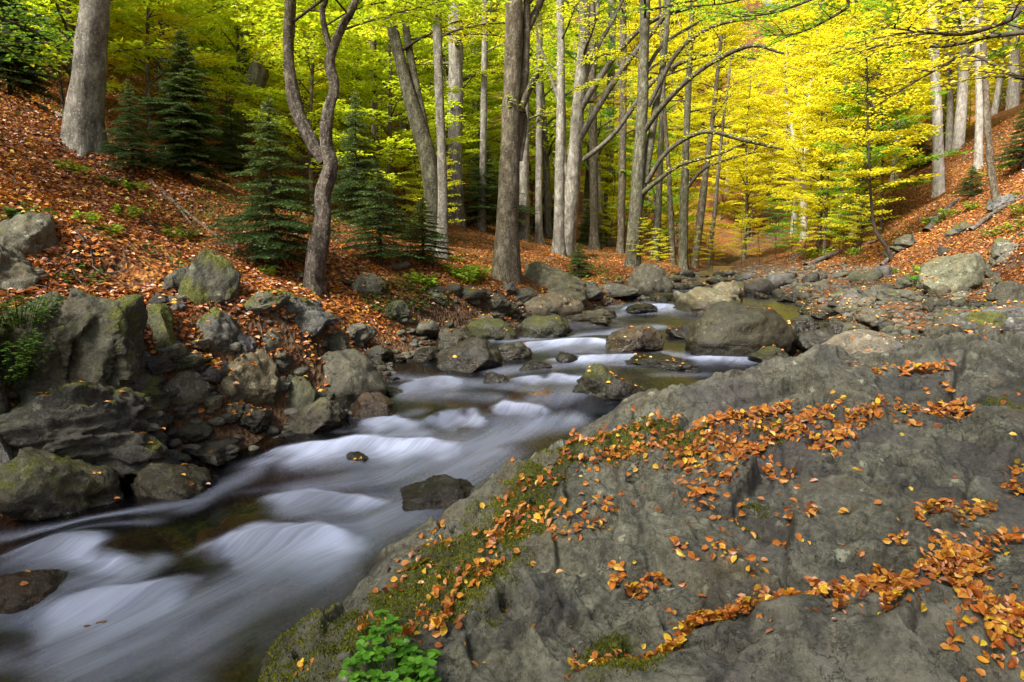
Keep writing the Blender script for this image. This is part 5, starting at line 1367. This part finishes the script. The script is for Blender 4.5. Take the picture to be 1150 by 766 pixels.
# leaves in a heap lie on one another
order = np.argsort(sy); cnt = {}
lift = np.zeros(len(sx))
for i in range(len(sx)):
    k_ = (int(sx[i] / .045), int(sy[i] / .045)); c = cnt.get(k_, 0); cnt[k_] = c + 1; lift[i] = .006 + .009 * min(c, 4)
size = np.where(hp > 0, r.uniform(.018, .046, len(sx)), r.uniform(.020, .044, len(sx)))
size = size * np.interp(sy, [1.9, 3.2], [.80, 1.05]); near = size / sy; rank = np.argsort(-near); N1 = 285
COLS = [((.74, .48, .03), 'yellow'), ((.70, .33, .03), 'golden orange'), ((.62, .20, .025), 'orange'), ((.42, .11, .02), 'rust red'), ((.22, .07, .02), 'brown')]
LP_, LD_, LN_, LS_, LR_ = [], [], [], [], []
for rk, i in enumerate(rank):
    n = unit(np.array([nx[i], ny[i], 1.0]) + r.normal(0, .32 if hp[i] > 0 else .12, 3)); a = r.uniform(0, 6.28)
    d = np.array([math.cos(a), math.sin(a), 0]); d = unit(d - n * (d @ n)); pos = np.array([sx[i], sy[i], sz[i] + lift[i]])
    if rk < N1:
        ci = int(r.choice(5, p=[.17, .25, .28, .17, .13])); col, cn = COLS[ci]; mi = int(r.integers(10))
        o = bpy.data.objects.new('beech_leaf', LEAFM[mi]); COL.objects.link(o)
        Mx = Matrix((d, np.cross(n, d), n)).transposed().to_4x4(); Mx.translation = Vector(pos); o.matrix_world = Mx @ Matrix.Scale(float(size[i]) * 1.05, 4)
        j = r.uniform(.75, 1.15); o.color = (col[0] * j, col[1] * j, col[2], 1)
        where = 'in the leaf drifts of the great boulder' if hp[i] > 0 else 'scattered on the bare face of the great boulder'
        tag(o, f"{cn} {'curled' if mi in (1, 2, 4, 5, 7, 8, 9) else 'flat'} beech leaf {where}", 'leaf', f"{cn} {'curled' if mi in (1, 2, 4, 5, 7, 8, 9) else 'flat'} leaves {where}")
    else:
        LP_.append(pos); LD_.append(d); LN_.append(n); LS_.append(size[i]); LR_.append(np.clip(r.normal(.62, .2), 0, 1))
g = Geo(); V, F = leaf_geo(np.array(LP_), np.array(LD_), np.array(LN_), np.array(LS_), .32, .14, .1); g.add(V, F, rnd=np.repeat(LR_, 6))
o = put('fallen_leaves', g.mesh('fallen_leaves', False), M_LITTER); tag(o, 'orange and brown beech leaves lying in drifts across the top of the great boulder', 'leaves', None, 'stuff')
print('boulder leaves', len(sx))

# litter on the ground: thick on the banks, thin on the bar; and leaves caught on the rocks
r = np.random.default_rng(56); n = 300000
y = 4.5 + 28 * r.random(n) ** 1.5; x = r.uniform(-.85, .85, n) * (y + 1.5)
wob = .22 * fbm(y * .7, x * .3, 0, 2, 31)
dl = np.interp(y, YL, XL) + wob - x; dr = x - np.interp(y, YR, XR) - wob; hl = x - np.interp(y, YH, XH)
bare = fbm(x * .8, y * .8, 0, 3, 91)
pr = np.where(dl > 0, sstep(.15, .9, dl) * (1 - .85 * sstep(.12, .5, bare)), np.where(dr > 0, .10 + .85 * sstep(-.8, .5, hl), 0))
k_ = r.random(n) < pr; x, y = x[k_], y[k_]; n = len(x)
z = ground(x, y); e_ = .05
N = np.stack([-(ground(x + e_, y) - ground(x - e_, y)) / .1, -(ground(x, y + e_) - ground(x, y - e_)) / .1, np.ones(n)], 1) + r.normal(0, .4, (n, 3))
a = r.uniform(0, 6.28, n)
V, F = leaf_geo(np.stack([x, y, z + .012 + .02 * r.random(n)], 1), np.stack([np.cos(a), np.sin(a), r.normal(0, .3, n)], 1), N, r.uniform(.036, .07, n), .32, .14, .1)
rn = np.clip(r.normal(.48, .2, n) + .12 * fbm(x * .6, y * .6, 0, 2, 5), 0, 1)
g = Geo(); g.add(V, F, rnd=np.repeat(rn, 6))
print('litter', n)
# low green growth in patches among the leaves
n3 = 60000; y3 = 5 + 26 * r.random(n3) ** 1.4; x3 = r.uniform(-.85, .85, n3) * (y3 + 1)
dl3 = np.interp(y3, YL, XL) - x3; hl3 = x3 - np.interp(y3, YH, XH)
gm = fbm(x3 * .9, y3 * .9, 0, 3, 140)
kk = (gm > .3) & ((dl3 > .5) | (hl3 > -.6)); x3, y3 = x3[kk], y3[kk]; n3 = len(x3); z3 = ground(x3, y3)
a3 = r.uniform(0, 6.28, n3); gg = Geo()
V, F = leaf_geo(np.stack([x3, y3, z3 + r.uniform(.01, .12, n3)], 1), np.stack([np.cos(a3), np.sin(a3), r.normal(.2, .4, n3)], 1), np.stack([r.normal(0, .5, n3), r.normal(0, .5, n3), np.ones(n3)], 1), r.uniform(.035, .075, n3), .34, .1, 0)
gg.add(V, F, rnd=np.repeat(np.clip(r.normal(.5, .25, n3), 0, 1), 6))
o = put('ground_cover', gg.mesh('ground_cover', False), M_HERBDARK); tag(o, 'low green herbs in patches among the fallen leaves of both banks', 'herbs', None, 'stuff')
print('cover', n3)
# on rocks
bpy.context.view_layer.update()
BV, BF, off = [], [], 0; cache = {}
for o in ROCKS:
    me = o.data
    if me.name not in cache:
        v = np.empty(len(me.vertices) * 3, np.float32); me.vertices.foreach_get('co', v)
        f = np.empty(len(me.loops), np.int32); me.loops.foreach_get('vertex_index', f); cache[me.name] = (v.reshape(-1, 3).astype(float), f.reshape(-1, 3))
    v, f = cache[me.name]; M = np.array(o.matrix_world)
    BV.append(v @ M[:3, :3].T + M[:3, 3]); BF.append(f + off); off += len(v)
bvh = BVHTree.FromPolygons(np.concatenate(BV).tolist(), np.concatenate(BF).tolist())
P, D, Nn, S = [], [], [], []
rel = [(o, max(.2, 3.0 * o.scale[0] * o.scale[1])) for o in ROCKS]
wts = np.array([w for _, w in rel]); wts /= wts.sum()
for i in r.choice(len(rel), 5200, p=wts):
    o = rel[i][0]; a_ = r.uniform(0, 6.28); q = math.sqrt(r.random()) * 1.05
    hx, hy = o.location[0] + q * o.scale[0] * math.cos(a_), o.location[1] + q * o.scale[1] * math.sin(a_)
    if vnoise(np.array([hx * 2.5]), np.array([hy * 2.5]), 0, 12)[0] < .0: continue
    hit, nrm, fi, dist = bvh.ray_cast(Vector((hx, hy, 8)), Vector((0, 0, -1)))
    if hit is None or nrm.z < .55 or hit.z < float(surf(np.array([hx]), np.array([hy]))[0]) + .03: continue
    b = r.uniform(0, 6.28); P.append((hit.x, hit.y, hit.z + .006)); D.append((math.cos(b), math.sin(b), 0)); Nn.append(np.array(nrm) + r.normal(0, .22, 3)); S.append(r.uniform(.032, .06))
V, F = leaf_geo(np.array(P), np.array(D), np.array(Nn), np.array(S), .32, .12, .1); g.add(V, F, rnd=np.repeat(np.clip(r.normal(.68, .17, len(P)), 0, 1), 6))
print('rock leaves', len(P))
o = put('leaf_litter', g.mesh('leaf_litter', False), M_LITTER); tag(o, 'rust and orange beech litter carpeting both banks and caught on the stones', 'leaves', None, 'stuff')

# ------------------------------------------------------------------ camera, light
cam = bpy.data.cameras.new('camera'); cam.sensor_width = 36; cam.lens = 36 * FPX / PW; cam.clip_end = 500; cam.clip_start = .05
co = bpy.data.objects.new('camera', cam); COL.objects.link(co); co.location = CAM.tolist(); co.rotation_euler = (PI / 2 - TH, 0, 0)
sc = bpy.context.scene; sc.camera = co
SUN_EL, SUN_AZ = 46, 222         # azimuth clockwise from +Y (straight ahead)
world = bpy.data.worlds.new('World'); sc.world = world; world.use_nodes = True; nt = world.node_tree
bg = nt.nodes['Background']; sky = nt.nodes.new('ShaderNodeTexSky'); sky.sky_type = 'NISHITA'; sky.sun_disc = False
sky.sun_elevation = math.radians(SUN_EL); sky.sun_rotation = math.radians(SUN_AZ); sky.altitude = 900; sky.dust_density = 5.0; sky.air_density = .8; sky.ozone_density = .5
nt.links.new(sky.outputs[0], bg.inputs[0]); bg.inputs[1].default_value = .09
sd = bpy.data.lights.new('sun', 'SUN'); sd.energy = 4.3; sd.angle = math.radians(18); sd.color = (1, .94, .84)
so = bpy.data.objects.new('sun', sd); COL.objects.link(so)
az, el = math.radians(SUN_AZ), math.radians(SUN_EL)
dirn = Vector((math.sin(az) * math.cos(el), math.cos(az) * math.cos(el), math.sin(el)))
so.rotation_euler = dirn.to_track_quat('Z', 'Y').to_euler(); so.location = (0, 0, 30)
vs = sc.view_settings; vs.view_transform = 'Standard'; vs.look = 'None'; vs.exposure = 1.75; vs.gamma = 1; vs.use_curve_mapping = False
cy = sc.cycles
cy.max_bounces = 6; cy.diffuse_bounces = 4; cy.glossy_bounces = 2; cy.transmission_bounces = 4; cy.transparent_max_bounces = 6
cy.caustics_reflective = False; cy.caustics_refractive = False; cy.sample_clamp_indirect = 6
cy.use_denoising = True
try: cy.denoiser = 'OPENIMAGEDENOISE'; cy.denoising_input_passes = 'RGB_ALBEDO_NORMAL'
except Exception as ex: print(ex)
